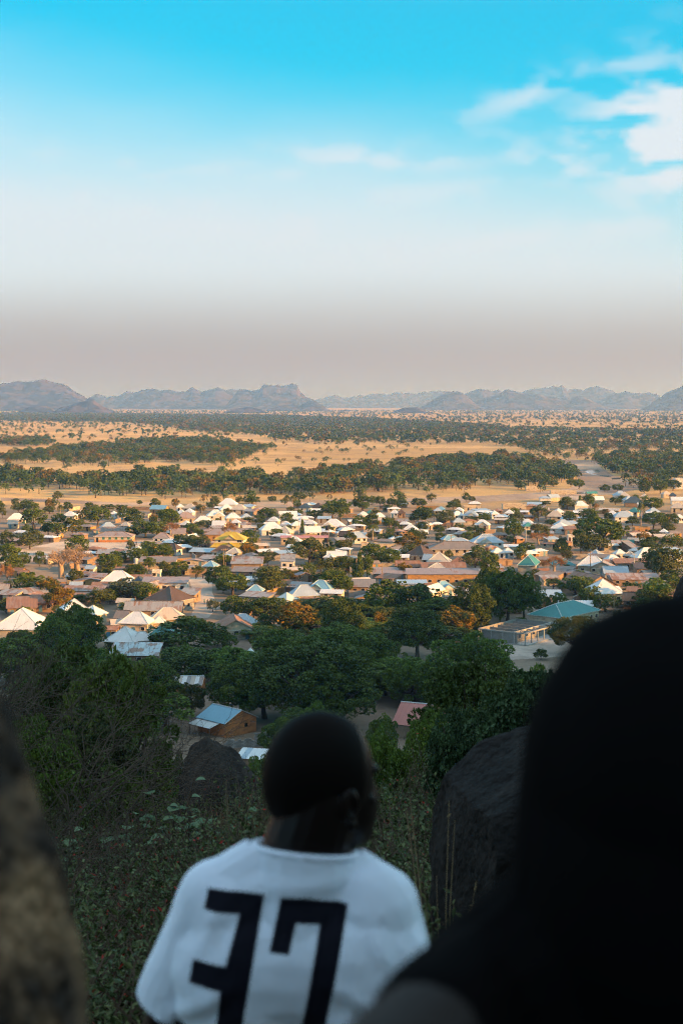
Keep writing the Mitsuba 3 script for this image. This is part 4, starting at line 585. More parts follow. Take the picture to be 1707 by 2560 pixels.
# school block with the large teal roof, and the roofless concrete block building before it
house('school_building', 'h', 'T', 'c', 61.1, 386.7, 19.5, 10.2, 50, 3.2, 2.7, detail=True)
tag(HOUSE_AT[-1][0], 'long cream building under a large teal hipped roof beside the concrete shell', 'school')
HOUSE_AT[-1] = (HOUSE_AT[-1][0], '!') + HOUSE_AT[-1][2:]
def shell(x, y, rot):
    key = 'unfinished_building'; M = T().translate([x, y, 0]).rotate([0, 0, 1], rot)
    W, D, h = 20.0, 13.0, 2.9
    part(key + '__floor', box(0, -.6, .15, W + .4, D + 1.6, .34), 'concrete', M)
    wl = [box(0, D / 2 - .1, 1.75, W, .2, 2.9), box(-W / 2 + .1, .2, 1.6, .2, D - 2.8, 2.6), box(W / 2 - .1, .9, 1.75, .2, D - 2.0, 2.9)]
    for i, w in enumerate(wl): part(numbered(key + '__block_wall'), w, 'block', M)
    # room wall behind the veranda, with window gaps
    yv, gaps = -D / 2 + 2.6, 5
    for i in range(gaps + 1):
        w = 1.9
        xx = -W / 2 + 1.1 + i * (W - 2.2) / gaps
        part(numbered(key + '__block_wall'), box(xx, yv, 1.75, w, .2, 2.9), 'block', M)
    part(key + '__sill_course', box(0, yv, .8, W - .4, .16, .95), 'block', M)
    part(key + '__lintel', box(0, yv, 3.0, W - .4, .24, .45), 'concrete', M)
    for i in range(4):
        part(numbered(key + '__partition'), box(-W / 2 + 4 + i * 4, 1.2, 1.75, .2, D - 5, 2.9), 'block', M)
    for i in range(7):
        part(numbered(key + '__post'), box(-W / 2 + .15 + i * (W - .3) / 6, -D / 2 - .6, 1.6, .26, .26, 2.7), 'concrete', M)
    for i in range(4):
        part(numbered(key + '__post'), box(-W / 2 - .05, -D / 2 + 2.4 + i * 3.3, 1.6, .26, .26, 2.7), 'concrete', M)
    part(key + '__beam', join([box(0, -D / 2 - .6, 3.08, W + .1, .28, .32), box(-W / 2 - .05, -.3, 3.08, .28, D - .1, .32)] + [box(-W / 2 + .15 + i * (W - .3) / 6, -D / 2 + 1.0, 3.06, .2, 2.9, .26) for i in range(1, 7)]), 'concrete', M)
    tag(key, 'roofless grey concrete block building with open posts below the teal roof', 'building')
    HOUSE_AT.append((key, '!', '', '', x, y, 20, 14, 3, 0))
def block(p, n, uv):
    row = dr.floor(p.z / 0.23)
    j = dr.minimum(dr.abs(p.z / 0.23 - row - 0.5) * -1 + 0.5, 1.0)
    a = tfbm(p.x * 1.2, p.y * 1.2, p.z * 1.2, 3)
    return tmix((0.20, 0.19, 0.175), (0.33, 0.31, 0.285), a) * (0.8 + 0.2 * tss(0.03, 0.09, j))
scene['block'] = rough(proc(block))
scene['concrete'] = rough(proc(lambda p, n, uv: tmix((0.30, 0.285, 0.265), (0.44, 0.42, 0.39), tfbm(p.x, p.y, p.z * 2, 3))))
shell(45.7, 362.2, 54)
# brick hut with the light blue roof, sheet by sheet
def sheeted(key, M, planes, bsdfs, w=0.88):
    for pl in planes:
        p = np.asarray(pl, float); n_ = int(np.linalg.norm(p[1] - p[0]) / w)
        for i in range(n_):
            a, b = i / n_, (i + 1) / n_ + 0.06 / n_
            lift = np.array([0, 0, 0.012 * (i % 2) + 0.004 * ((i * 7) % 3)])
            q = [p[0] + (p[1] - p[0]) * a + lift, p[0] + (p[1] - p[0]) * min(b, 1) + lift, p[3] + (p[2] - p[3]) * min(b, 1) + lift, p[3] + (p[2] - p[3]) * a + lift]
            m, uv = join_uv([facet(q, .02)])
            part(numbered(key + '__sheet'), m, bsdfs[(i * 5 + i // 3) % len(bsdfs)], M, uv=uv)
def hut_gable(key, x, y, rot, W, D, wh, rise, wall, bsdfs, z=0.0):
    M = T().translate([x, y, z]).rotate([0, 0, 1], rot)
    g = lambda s: (np.array([[-W / 2, s * D / 2, wh], [W / 2, s * D / 2, wh], [0, s * D / 2, wh + rise - .06], [-W / 2, s * (D / 2 - .2), wh], [W / 2, s * (D / 2 - .2), wh], [0, s * (D / 2 - .2), wh + rise - .06]]), np.array([[0, 1, 2], [3, 5, 4], [0, 2, 5], [0, 5, 3], [1, 4, 5], [1, 5, 2]]))
    part(key + '__wall', join([box(0, 0, wh / 2 - .4, W, D, wh + .8), g(-1), g(1)]), wall, M)
    a, b, o = W / 2 + .35, D / 2 + .25, .35 * rise / (W / 2)
    sheeted(key, M, [[[-a, b, wh - o], [-a, -b, wh - o], [0, -b, wh + rise], [0, b, wh + rise]], [[a, -b, wh - o], [a, b, wh - o], [0, b, wh + rise], [0, -b, wh + rise]]], bsdfs)
    part(key + '__ridge_cap', tube([[0, -b, wh + rise + .05], [0, b, wh + rise + .05]], [.12, .12], 6), 'cap_metal', M)
    part(key + '__bargeboard', join([tube([[s * a, -b + .02, wh - o + .03], [0, -b + .02, wh + rise + .03]], [.06, .06], 4) for s in (-1, 1)]), 'cap_metal', M)
    return M
k = 'brick_hut'
M = hut_gable(k, -21.0, 257.6, 45, 7.4, 7.8, 2.75, 1.75, 'wall_brick', ['roof_light_blue', 'roof_light_blue', 'roof_light_blue', 'roof_blue_grey'])
part(k + '__lean_to_roof', facet([[-6.3, 3.6, 1.9], [-6.3, -2.5, 1.9], [-3.75, -2.5, 2.5], [-3.75, 3.6, 2.5]])[:2], 'cap_metal', M)
for yy in (-2.3, 0.6, 3.4): part(numbered(k + '__post'), box(-6.1, yy, .9, .12, .12, 1.95), 'bark', M)
part(k + '__window', box(1.2, -3.92, 1.6, .7, .06, .7), 'dark_pane', M)
tag(k, 'orange brick hut with light blue sheet roof at the foot of the hill', 'hut')
k = numbered('mud_hut')
M = hut_gable(k, -32.0, 292.5, 84, 4.6, 6.6, 2.3, 1.25, 'wall_brick', ['roof_white', 'roof_grey_rust', 'roof_beige', 'roof_grey_rust'], 0)
part(k + '__door', box(2.32, -.6, 1.0, .08, .9, 1.9), 'door_brown', M)
tag(k, 'mud brick hut with striped rusty sheet roof among dark trees', 'hut')
k = 'red_roofed_house'
M = hut_gable(k, 16.6, 254.5, 66, 9.0, 12.0, 2.7, 2.9, 'wall_mud', ['roof_red'], 0)
tag(k, 'house under a red sheet roof half hidden by trees', 'house')
k = numbered('sheet_shed')
M = T().translate([-14.6, 229.0, 0.6]).rotate([0, 0, 1], -14)
part(k + '__wall', box(0, 0, .9, 4.0, 3.6, 2.0), 'wall_mud', M)
sheeted(k, M, [[[-2.3, -2.1, 1.95], [2.3, -2.1, 1.95], [2.3, 2.1, 2.75], [-2.3, 2.1, 2.75]]], ['roof_white', 'roof_white', 'roof_blue_grey'])
tag(k, 'small shed with pale sheet roof below the brick hut', 'shed')
k = numbered('block_yard_wall')
for i, (cx, cy, L_, a, h) in enumerate([(-15.6, 244.5, 9.5, 12, 1.7), (-10.6, 250.5, 8.0, 80, 1.5), (-13.6, 251.6, 4.0, 10, 1.0)]):
    M = T().translate([cx, cy, 0.3]).rotate([0, 0, 1], a)
    n_c = int(h / .3)
    for r_ in range(n_c):
        for c_ in range(int(L_ / .6)):
            if r_ == n_c - 1 and (c_ * 7 + i) % 5 < 2: continue
            part(numbered(k + '__block'), box(-L_ / 2 + .3 + c_ * .6 + (.15 if r_ % 2 else -.15), 0.01 * ((c_ * 3 + r_) % 3), .1 + r_ * .3, .58, .24, .285), ['block', 'concrete', 'block'][(c_ * 5 + r_ * 3) % 3], M)
tag(k, 'low broken grey block wall beside the brick hut', 'wall')
# gateway with curved crest
g = SPOTS = {'car': (-20.9,507.6),'car2': (-27.6,507.6),'gate': (-56.8,498.0),'pole1': (-43.3,520.1),'pole2': (-42.7,521.4),'pole3': (-39.2,508.8),'pole4': (-19.4,645.7),'pole5': (13.7,476.6),'pole6': (87.4,496.8),'pole7': (103.6,500.4),'pole8': (76.4,395.8),'pole9': (45.0,581.8),'pole10': (80.1,615.6),'pole11': (-73.3,745.8),'pole12': (96.9,594.9)}
def gateway(x, y):
    key = 'gateway'; M = T().translate([x, y, 0]).rotate([0, 0, 1], 4)
    for sx in (-2.55, -1.95, 1.95, 2.55): part(numbered(key + '__column'), join([box(sx, 0, 1.5, .42, .5, 3.2), box(sx, 0, 3.25, .6, .66, .3), box(sx, 0, .15, .62, .7, .5)]), 'wall_cream', M)
    an = np.linspace(0, np.pi, 13)
    from shapely.geometry import Polygon as PG
    outer = [(-1.75, 2.2)] + [(-1.75, 3.2)] + [(1.75 * -math.cos(t), 3.3 + .95 * math.sin(t)) for t in an] + [(1.75, 3.2), (1.75, 2.2)]
    inner = [(1.45 * -math.cos(t), 2.15 + .75 * math.sin(t)) for t in an]
    pg = PG(outer + inner[::-1])
    m = trimesh.creation.extrude_polygon(pg.buffer(0), .5, engine='earcut')
    m.apply_transform([[1, 0, 0, 0], [0, 0, -1, .25], [0, 1, 0, 0], [0, 0, 0, 1]])
    part(key + '__arch', m, 'wall_cream', M)
    part(key + '__gate', box(0, .15, 1.3, 3.4, .1, 2.7), 'dark_pane', M)
    for s in (-1, 1): part(numbered(key + '__wing_wall'), box(s * 6.0, .2, .9, 6.4, .22, 2.4), 'wall_mud', M)
    tag(key, 'cream arched gateway with paired columns and dark doors on the street', 'gate')
gateway(*SPOTS['gate'])
# ------------------------------------------------------------------ poles, wires, tanks, cars
scene['pole_wood'], scene['pole_grey'], scene['wire'] = rough((0.34, 0.23, 0.14)), rough((0.50, 0.47, 0.43)), rough((0.10, 0.08, 0.07))
POLES = [('pole1', 7.0, 'pole_wood'), ('pole2', 7.0, 'pole_wood'), ('pole3', 6.8, 'pole_grey'), ('pole4', 7.0, 'pole_grey'), ('pole5', 6.5, 'pole_wood'), ('pole6', 8.6, 'pole_wood'), ('pole7', 7.4, 'pole_grey'), ('pole8', 6.2, 'pole_wood'), ('pole9', 6.5, 'pole_wood'), ('pole10', 6.5, 'pole_grey'), ('pole11', 6, 'pole_wood'), ('pole12', 6.5, 'pole_grey')]
TOPS = {}
for nm, h, mat in POLES:
    x, y = SPOTS[nm]
    key = numbered('utility_pole')
    part(key + '__post', tube([[0, 0, -.4], [0, 0, h]], [.17, .12], 7), mat, T().translate([x, y, 0]))
    part(key + '__crossarm', box(0, 0, h - .5, 1.8, .14, .14), mat, T().translate([x, y, 0]).rotate([0, 0, 1], 20))
    for s in (-.75, .75): part(numbered(key + '__insulator'), tube([[s, 0, h - .42], [s, 0, h - .18]], [.06, .05], 5), 'wall_white', T().translate([x, y, 0]).rotate([0, 0, 1], 20))
    TOPS[nm] = (x, y, h - .2)
    POLE_INFO.append((key, x, y, mat)) if 'POLE_INFO' in globals() else globals().__setitem__('POLE_INFO', [(key, x, y, mat)])
WIRE_AT = ['between the double pole and the white pole', 'from the white pole to the pole below the tall trees', 'over the middle roofs towards the right', 'between the two tallest poles at the right', 'from behind the yellow villa to the middle roofs', 'over the far roofs at the right', 'from the far left pole to behind the yellow villa']
for a, b in (('pole1', 'pole3'), ('pole3', 'pole5'), ('pole5', 'pole6'), ('pole6', 'pole7'), ('pole4', 'pole9'), ('pole9', 'pole12'), ('pole11', 'pole4')):
    A_, B_ = np.array(TOPS[a]), np.array(TOPS[b])
    t = np.linspace(0, 1, 15)[:, None]
    key = numbered('power_line')
    for s in (-.7, .7):
        pts = A_ + (B_ - A_) * t - np.array([0, 0, 1.0]) * (4 * t * (1 - t)) * 0.012 * np.linalg.norm(B_ - A_) + [s * .9, s * .3, 0]
        part(numbered(key + '__wire'), tube(pts, np.full(15, .022), 4), 'wire', T())
    tag(key, 'thin overhead wires strung ' + WIRE_AT[COUNT['power_line'] - 1], 'power line', 'power lines over the town')
scene['tank_black'], scene['tank_white'] = rough((0.02, 0.02, 0.022), 0.5), rough((0.6, 0.58, 0.55), 0.5)
for x, y, z, m in ((-6.3, 627, 4.2, 'tank_black'), (-5.9, 566, 4.6, 'tank_black'), (-74.0, 510, 2.6, 'tank_white')):
    key = numbered('water_tank'); M = T().translate([x, y, 0])
    v = trimesh.creation.cylinder(.85, 1.7, sections=20); v.apply_translation([0, 0, z + .95])
    lid = trimesh.creation.cone(.6, .35, sections=20); lid.apply_translation([0, 0, z + 1.8])
    part(key + '__tank', v, m, M, smooth=40); part(key + '__lid', lid, m, M, smooth=40)
    part(key + '__platform', box(0, 0, z + .03, 2.0, 2.0, .12), 'pole_grey', M)
    for sx in (-.8, .8):
        for sy in (-.8, .8): part(numbered(key + '__leg'), box(sx, sy, z / 2, .14, .14, z), 'pole_grey', M)
    tag(key, ('black water tank on a tower behind the yellow villa', 'black water tank on legs right of the yellow villa', 'pale water tank on a stand below the gateway')[COUNT['water_tank'] - 1], 'water tank')
scene['car_white'] = two({'type': 'principled', 'base_color': {'type': 'rgb', 'value': [.72, .73, .74]}, 'roughness': .25, 'specular': .5, 'clearcoat': .6})
scene['car_silver'] = two({'type': 'principled', 'base_color': {'type': 'rgb', 'value': [.42, .44, .45]}, 'roughness': .28, 'metallic': .4})
scene['tyre'] = rough((.025, .025, .025))
def car(x, y, rot, mat, label, wagon=False):
    key = numbered('parked_car'); M = T().translate([x, y, 0.02]).rotate([0, 0, 1], rot)
    pts = [(-2.2, .35), (-2.25, .75), (-2.1, .95), (-1.55, 1.02), (-1.0, 1.46), (.55, 1.50), (1.15, 1.02), (2.0, .88), (2.2, .65), (2.2, .35)] if not wagon else [(-2.2, .4), (-2.25, 1.0), (-2.1, 1.6), (.4, 1.65), (1.0, 1.08), (2.0, .98), (2.2, .7), (2.2, .4)]
    m = trimesh.creation.extrude_polygon(Polygon(pts), 1.66, engine='earcut'); m.apply_transform([[1, 0, 0, 0], [0, 0, -1, .83], [0, 1, 0, 0], [0, 0, 0, 1]])
    m = m.subdivide().subdivide(); v = m.vertices; v[:, 1] *= np.where(v[:, 2] > 1.0, 1 - .18 * (v[:, 2] - 1.0) / .5, 1); m.vertices = v
    part(key + '__body', m, mat, M, smooth=35)
    for s in (-1, 1):
        part(numbered(key + '__side_window'), box(-.25, s * .765, 1.22, 1.7, .05, .34), 'dark_pane', M)
    part(key + '__windscreen', facet([[1.17, -.66, 1.06], [1.17, .66, 1.06], [.62, .6, 1.45], [.62, -.6, 1.45]], .03)[:2], 'dark_pane', M)
    for sx in (-1.35, 1.35):
        for s in (-1, 1):
            w = trimesh.creation.cylinder(.33, .22, sections=18); w.apply_transform([[1, 0, 0, sx], [0, 0, 1, s * .76], [0, 1, 0, .33], [0, 0, 0, 1]])
            wk = numbered(key + '__wheel'); part(wk, w, 'tyre', M, smooth=40); part(wk + '__rim', box(sx, s * .875, .33, .30, .02, .30), 'cap_metal', M)
    for s in (-1, 1): part(numbered(key + '__headlight'), box(2.14, s * .6, .74, .16, .34, .14), 'cap_metal', M)
    tag(key, label, 'car')
car(*SPOTS['car'], 186, 'car_white', 'white sedan parked on the dusty street before the shops')
car(*SPOTS['car2'], 172, 'car_silver', 'silver estate car parked beside the market shed', True)
# ------------------------------------------------------------------ rocks on the slope
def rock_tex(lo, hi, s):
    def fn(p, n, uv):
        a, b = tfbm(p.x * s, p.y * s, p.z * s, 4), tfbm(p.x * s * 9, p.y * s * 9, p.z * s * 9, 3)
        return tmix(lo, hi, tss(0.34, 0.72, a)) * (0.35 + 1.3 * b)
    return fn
def rock_bsdf(name, lo, hi, s, h=0.01):
    scene[name] = two({'type': 'bumpmap', 'arbitrary': proc(lambda p, n, uv: tfbm(p.x * s * 7, p.y * s * 7, p.z * s * 7, 4), 4e-3), 'scale': h, 'bsdf': {'type': 'principled', 'base_color': proc(rock_tex(lo, hi, s)), 'roughness': 0.85, 'specular': 0.3}})
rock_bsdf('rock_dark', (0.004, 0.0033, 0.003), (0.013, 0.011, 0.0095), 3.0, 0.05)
rock_bsdf('rock_brown', (0.016, 0.011, 0.008), (0.30, 0.185, 0.10), 13.0, 0.02)
rock_bsdf('rock_grey', (0.018, 0.015, 0.013), (0.050, 0.042, 0.036), 0.9, 0.08)
def rock(name, c, r, bsdf, label, seed, cuts=(), rot=0, sub=5, rough_amt=0.16):
    m = trimesh.creation.icosphere(sub)
    v = np.array(m.vertices)
    for n_, d_ in cuts:
        n_ = np.array(n_, float) / np.linalg.norm(n_)
        e = v @ n_ - d_
        v = v - np.where(e > 0, e * .92, 0)[:, None] * n_
    v += v * ((meshkit.fbm(v * 1.6 + seed * 3.1, 5, seed) - .5) * 2 * rough_amt)[:, None]
    v += v * ((meshkit.fbm(v * 9 + seed, 4, seed + 3) - .5) * .05)[:, None]
    v = v * np.array(r)
    a = math.radians(rot); R = np.array([[math.cos(a), -math.sin(a), 0], [math.sin(a), math.cos(a), 0], [0, 0, 1]])
    key = numbered(name)
    scene[key] = mikit.ply(trimesh.Trimesh(v @ R.T + np.array(c), m.faces, process=False), bsdf, smooth=True)
    tag(key, label, 'rock')
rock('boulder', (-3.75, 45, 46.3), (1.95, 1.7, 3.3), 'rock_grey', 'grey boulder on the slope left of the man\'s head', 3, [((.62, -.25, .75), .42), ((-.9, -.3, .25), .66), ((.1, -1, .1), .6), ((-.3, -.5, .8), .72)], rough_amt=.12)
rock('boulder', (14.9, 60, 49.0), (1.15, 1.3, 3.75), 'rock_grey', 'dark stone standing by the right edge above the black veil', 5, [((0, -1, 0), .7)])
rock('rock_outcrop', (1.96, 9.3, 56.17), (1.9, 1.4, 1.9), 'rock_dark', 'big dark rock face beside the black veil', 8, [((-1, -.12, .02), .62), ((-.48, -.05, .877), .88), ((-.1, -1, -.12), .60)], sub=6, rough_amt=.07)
rock('rock_outcrop', (-.602, 1.30, 59.00), (.385, .36, 1.00), 'rock_brown', 'rough brown rock rising at the left edge in front', 12, [], sub=6, rough_amt=.13)
# ------------------------------------------------------------------ plants of the slope
leaf('leaf_under', (0.032, 0.055, 0.014), (0.105, 0.125, 0.038), 6.0)
leaf('leaf_glossy', (0.030, 0.062, 0.020), (0.060, 0.105, 0.036), 4.0)
leaf('leaf_broad', (0.060, 0.115, 0.040), (0.105, 0.165, 0.075), 4.0)
scene['leaf_red'], scene['stem_brown'], scene['straw'] = rough((0.34, 0.022, 0.012), .6), rough((0.085, 0.056, 0.038)), rough((0.22, 0.165, 0.09))
scene['twig_grey'] = rough((0.085, 0.062, 0.046))
LEAF.update({'U': 'leaf_under', 'G': 'leaf_glossy'})
rng = np.random.default_rng(5)
gv, rv, sv = [], [], []
n_sh = 0
for k in range(900):
    y = 6.5 + 30 * rng.uniform() ** 0.8
    x = rng.uniform(-.27, .24) * y
    if x > .06 * y + .35 and y < 11.5: continue
    h = (0.75 + 0.055 * (y - 6)) * rng.uniform(.55, 1.15); w = h * rng.uniform(.55, .9)
    z = float(ground_z(x, y))
    n = int(165 * (1.0 if y > 14 else 1.4)); n_sh += 1
    p = rng.normal(0, 1, (n, 3)); p = unit(p) * rng.uniform(.25, 1, (n, 1)) ** .5
    p[:, 2] = np.abs(p[:, 2] * .95 + .05)
    c = p * [w, w, h] + [x, y, z + .06]
    red = rng.uniform(size=n) < (0.05 if rng.uniform() < .55 else .008)
    s = .052 + .0013 * y
    gv.append(leaves(rng, c[~red], p[~red], s, .5, .25)); rv.append(leaves(rng, c[red], p[red], s * 1.0, .4, .8)) if red.any() else None
    for _ in range(11):
        e = unit(rng.normal(0, 1, 3) * [1, 1, .2] + [0, 0, 1.1]) * h * rng.uniform(.7, 1.15)
        sv.append(tube([[x, y, z - .05], np.array([x, y, z]) + e * .5 + rng.normal(0, .06, 3), np.array([x, y, z]) + e * [1.2, 1.2, 1]], [.012, .008, .004], 3))
scene['undergrowth__foliage'] = mikit.ply(join(gv), 'leaf_under')
scene['undergrowth__red_leaves'] = mikit.ply(join(rv), 'leaf_red')
scene['undergrowth__stems'] = mikit.ply(join(sv), 'stem_brown')
tag('undergrowth', 'tangle of small green and red leaved shrubs on the slope', 'undergrowth', kind='stuff')
def clump(name, x, y, h, spread, n, bsdf, label, seed):
    r_ = np.random.default_rng(seed); ps = []
    z = float(ground_z(x, y))
    for _ in range(n):
        a, t = r_.uniform(0, 6.283), r_.uniform(.1, 1)
        b = np.array([x + math.cos(a) * spread * .4 * t, y + math.sin(a) * spread * .4 * t, z - .05])
        hh = h * r_.uniform(.5, 1.1)
        tip = b + [math.cos(a) * spread * t, math.sin(a) * spread * t, hh]
        ps.append(tube([b, (b + tip) / 2 + [0, 0, .14 * hh], tip], [.0045, .0035, .002], 3))
        if r_.uniform() < .5:
            q = tip + (b - tip) * r_.uniform(0, .35, (9, 1)) * [.6, .6, .6]
            ps.append(leaves(r_, q, np.tile([0, 0, 1.0], (9, 1)), .03, .35))
    key = numbered(name); scene[key] = mikit.ply(join(ps), bsdf); tag(key, label, 'grass')
clump('dry_grass', .60, 8.3, 1.45, .75, 22, 'straw', 'dry straw coloured grass in front of the dark rock', 1)
clump('dry_grass', .52, 9.6, 1.75, .8, 24, 'stem_brown', 'thin brown grass stalks between the jersey and dark rock', 2)
clump('dry_grass', -2.0, 25.0, 1.9, .7, 130, 'straw', 'pale dry grass clump below the grey boulder', 3)
# shrubs and bushes as single things
def at_px(x, y): return float(ground_z(x, y))
for (x, y, ztop, w, c, label) in [
    (3.55, 25.5, 55.45, 2.7, 'G', 'glossy leaved bush above the dark rock, beside the black veil'), (2.55, 27.5, 54.4, 2.0, 'G', 'smaller glossy leaved bush left of the large glossy one'),
    (1.0, 33.0, 52.5, 1.5, 'e', 'fresh green feathery bush right of the man\'s head'), (2.9, 42.0, 51.1, 2.3, 'e', 'fresh green bush behind the feathery bush, under the red roof'),
    (.55, 30.0, 51.9, 1.9, 'e', 'low green bush just right of the man\'s ear'), (1.6, 22.0, 53.4, 1.7, 'U', 'dark low bush left of the dark rock'),
    (-1.75, 44.0, 48.7, 2.0, 'g', 'green bush between the grey boulder and the man\'s head'), (-7.6, 48.0, 51.6, 4.0, 'g', 'wide green bush left of the grey boulder'),
    (-6.3, 36.0, 52.4, 3.0, 'U', 'dark bush in front of the wide green bush'), (-5.4, 33.0, 51.6, 2.4, 'g', 'green bush showing through the bare twigs at left'), (-7.6, 34.0, 52.6, 2.6, 'e', 'light green bush behind the tall bare twigs at left'), (-4.1, 30.0, 51.2, 2.0, 'g', 'low green bush left of the broad-leaved plants'), (-10.5, 52, 51.5, 4, 'd', 'dark bush behind the bare branches at left'),
    (-.2, 50, 48.6, 3.2, 'd', 'dark bush straight behind the man\'s head'), (4.4, 46, 52.0, 4.0, 'd', 'dark green bush behind the glossy bushes'), (7.4, 52, 50.6, 3.0, 'e', 'green bush at the foot of the unfinished building')]:
    z = at_px(x, y); h = max(ztop - z, 1.2)
    key = put_tree('bush', 'n', c, 0, (hash_(label) % 3), x, y, h * 1.04, w * 1.1, z=z - .1)
    tag(key, label, 'bush')
def broadleaf(x, y, h, n, seed, label):
    r_ = np.random.default_rng(seed); z = at_px(x, y); key = numbered('broadleaf_plant'); st = []
    for s_ in range(4):
        a = s_ * 1.6 + r_.uniform(0, .8)
        top = np.array([x + math.cos(a) * .28 * h, y + math.sin(a) * .28 * h, z + h * r_.uniform(.75, 1.05)])
        st.append(tube([[x, y, z - .05], [(x + top[0]) / 2, (y + top[1]) / 2, z + h * .55], top], [.028, .02, .012], 5))
        for j in range(n):
            t = r_.uniform(.35, 1.02); b = np.array([x, y, z]) * (1 - t) + top * t
            u = r_.uniform(0, 6.283); d = unit(np.array([math.cos(u), math.sin(u), r_.uniform(-.1, .7)]))
            sd = unit(np.cross(d, [0, 0, 1.0])); up = np.cross(sd, d); L_, W_ = r_.uniform(.17, .28), r_.uniform(.10, .15)
            prof = np.array([[0, .05], [.25, .75], [.55, 1.0], [.82, .72], [1.0, .03]])
            pts = []
            for (u_, w_) in prof:
                cc = b + d * (u_ * L_ + .04) - np.array([0, 0, .06]) * u_ ** 2
                pts += [cc - sd * W_ * w_ + up * .03 * w_, cc, cc + sd * W_ * w_ + up * .03 * w_]
            f = []
            for i in range(4):
                for k_ in range(2): q = i * 3 + k_; f += [[q, q + 1, q + 4], [q, q + 4, q + 3]]
            scene[numbered(key + '__leaf')] = mikit.ply((np.array(pts), np.array(f)), 'leaf_broad', smooth=True)
    scene[key + '__stem'] = mikit.ply(join(st), 'stem_brown'); tag(key, label, 'plant')
for i, (x, y, h, lab) in enumerate([(-3.35, 26.5, 2.35, 'tall broad-leaved plant in front of the grey boulder'), (-2.75, 24.8, 1.9, 'broad-leaved plant below the grey boulder, nearest the dry grass'), (-3.95, 25.2, 1.8, 'broad-leaved plant left of the tallest one'), (-2.3, 26.8, 1.8, 'broad-leaved plant at the right foot of the grey boulder'), (-4.6, 24.4, 1.5, 'broad-leaved plant farthest left beside the bare branches')]):
    broadleaf(x, y, h, 7, 50 + i, lab)
# leafless thicket at the left
def thicket(x, y, h, w, seed, label, lim):
    r_ = np.random.default_rng(seed); z = at_px(x, y); big, fine = [], []
    def grow(p, d, L, r, depth):
        q = p + d * L; m = (p + q) / 2 + r_.normal(0, .09 * L, 3)
        (big if depth < 3 else fine).append(tube([p, m, q], [r, r * .85, r * .68], 5 if depth < 3 else 3))
        if depth >= lim: return
        for _ in range(3):
            nd = unit(d + r_.normal(0, .55, 3) + np.array([.10, 0, .03]))
            grow(q, nd, L * r_.uniform(.62, .92), r * .62, depth + 1)
    for k in range(5):
        a = r_.uniform(0, 6.283)
        grow(np.array([x, y, z - .1]), unit(np.array([math.cos(a) * .8 * w / h + .25, math.sin(a) * .5, 1.0])), h * .36, .045 * h / 4, 0)
    key = numbered('bare_bush')
    scene[key + '__branches'] = mikit.ply(join(big), 'twig_grey', smooth=True); scene[key + '__twigs'] = mikit.ply(join(fine), 'twig_grey')
    tag(key, label, 'bush')
thicket(-7.1, 29.0, 4.8, 4.6, 3, 'tall leafless bush with long curving branches at the left edge', 5)
thicket(-5.0, 27.0, 3.2, 4.0, 4, 'tangled leafless bush right of the tall bare one', 5)
thicket(-5.6, 22.0, 2.6, 3.4, 6, 'low brown leafless thicket beside the brown rock', 6)
thicket(-9.3, 36.0, 6.0, 5.0, 8, 'leafless bush rising farthest back at the left edge', 5)
# ------------------------------------------------------------------ people
def figure(bones, edge=0.02, rounds=12, extra=()):
    """bones: lists of (point, radius); hulls of spheres, joined, refined and smoothed into one skin"""
    ms = []
    for ch in bones:
        sp = [m3.Manifold.sphere(float(r), 20).translate([float(t) for t in p]) for p, r in ch]
        for a, b in zip(sp, sp[1:]): ms.append(m3.Manifold.batch_hull([a, b]))
        if len(sp) == 1: ms.append(sp[0])
    ms += list(extra)
    m = m3.Manifold.batch_boolean(ms, m3.OpType.Add).refine_to_length(edge)
    q = m.to_mesh(); t = trimesh.Trimesh(q.vert_properties[:, :3], q.tri_verts, process=True)
    trimesh.smoothing.filter_taubin(t, lamb=.5, nu=.53, iterations=rounds)
    return t
def ellipsoid(c, r, yaw=0.0, pitch=0.0, roll=0.0, n=40):
    return m3.Manifold.sphere(1.0, n).scale([float(v) for v in r]).rotate([pitch, roll, yaw]).translate([float(v) for v in c])
def hand(w, d, side, curl=.6, k=1.0):
    """finger and palm chains of one hand: wrist point w, direction d (towards the fingers), side = direction of the thumb"""
    w, d, s = np.array(w, float), unit(np.array(d, float)), unit(np.array(side, float))
    n = np.cross(d, s); ch = [[(w, .027 * k), (w + d * .045 * k, .026 * k)]]
    for i, (o, L) in enumerate(((.027, .072), (.009, .080), (-.009, .075), (-.026, .058))):
        b = w + d * .075 * k + s * o * k
        ch.append([(w + d * .03 * k + s * o * .7 * k, .018 * k), (b, .0115 * k)])
        p, dd, pts = b, d, [(b, .0105 * k)]
        for j in range(3):
            a = curl * (.35 + .30 * j + .05 * i); dd = unit(dd * math.cos(a) + n * math.sin(a))
            p = p + dd * L * k * (.45, .32, .23)[j]; pts.append((p, (.0098, .009, .0078)[j] * k))
        ch.append(pts)
    t0 = w + d * .025 * k + s * .022 * k
    ch.append([(t0, .014 * k), (t0 + (s * .8 + d * .6) * .034 * k, .0115 * k), (t0 + (s * .75 + d * 1.5 + n * .4) * .036 * k, .0095 * k)])
    return ch
def skin(name, a, b, rough_=.40):
    scene[name] = two({'type': 'principled', 'base_color': proc(lambda p, n, uv: tmix(a, b, tfbm(p.x * 14, p.y * 14, p.z * 14, 3))), 'roughness': rough_, 'specular': .15})
skin('skin_dark', (0.0048, 0.0030, 0.0026), (0.0085, 0.0052, 0.0044))
scene['hair_black'] = rough((0.0060, 0.0045, 0.0040), .6, .06)
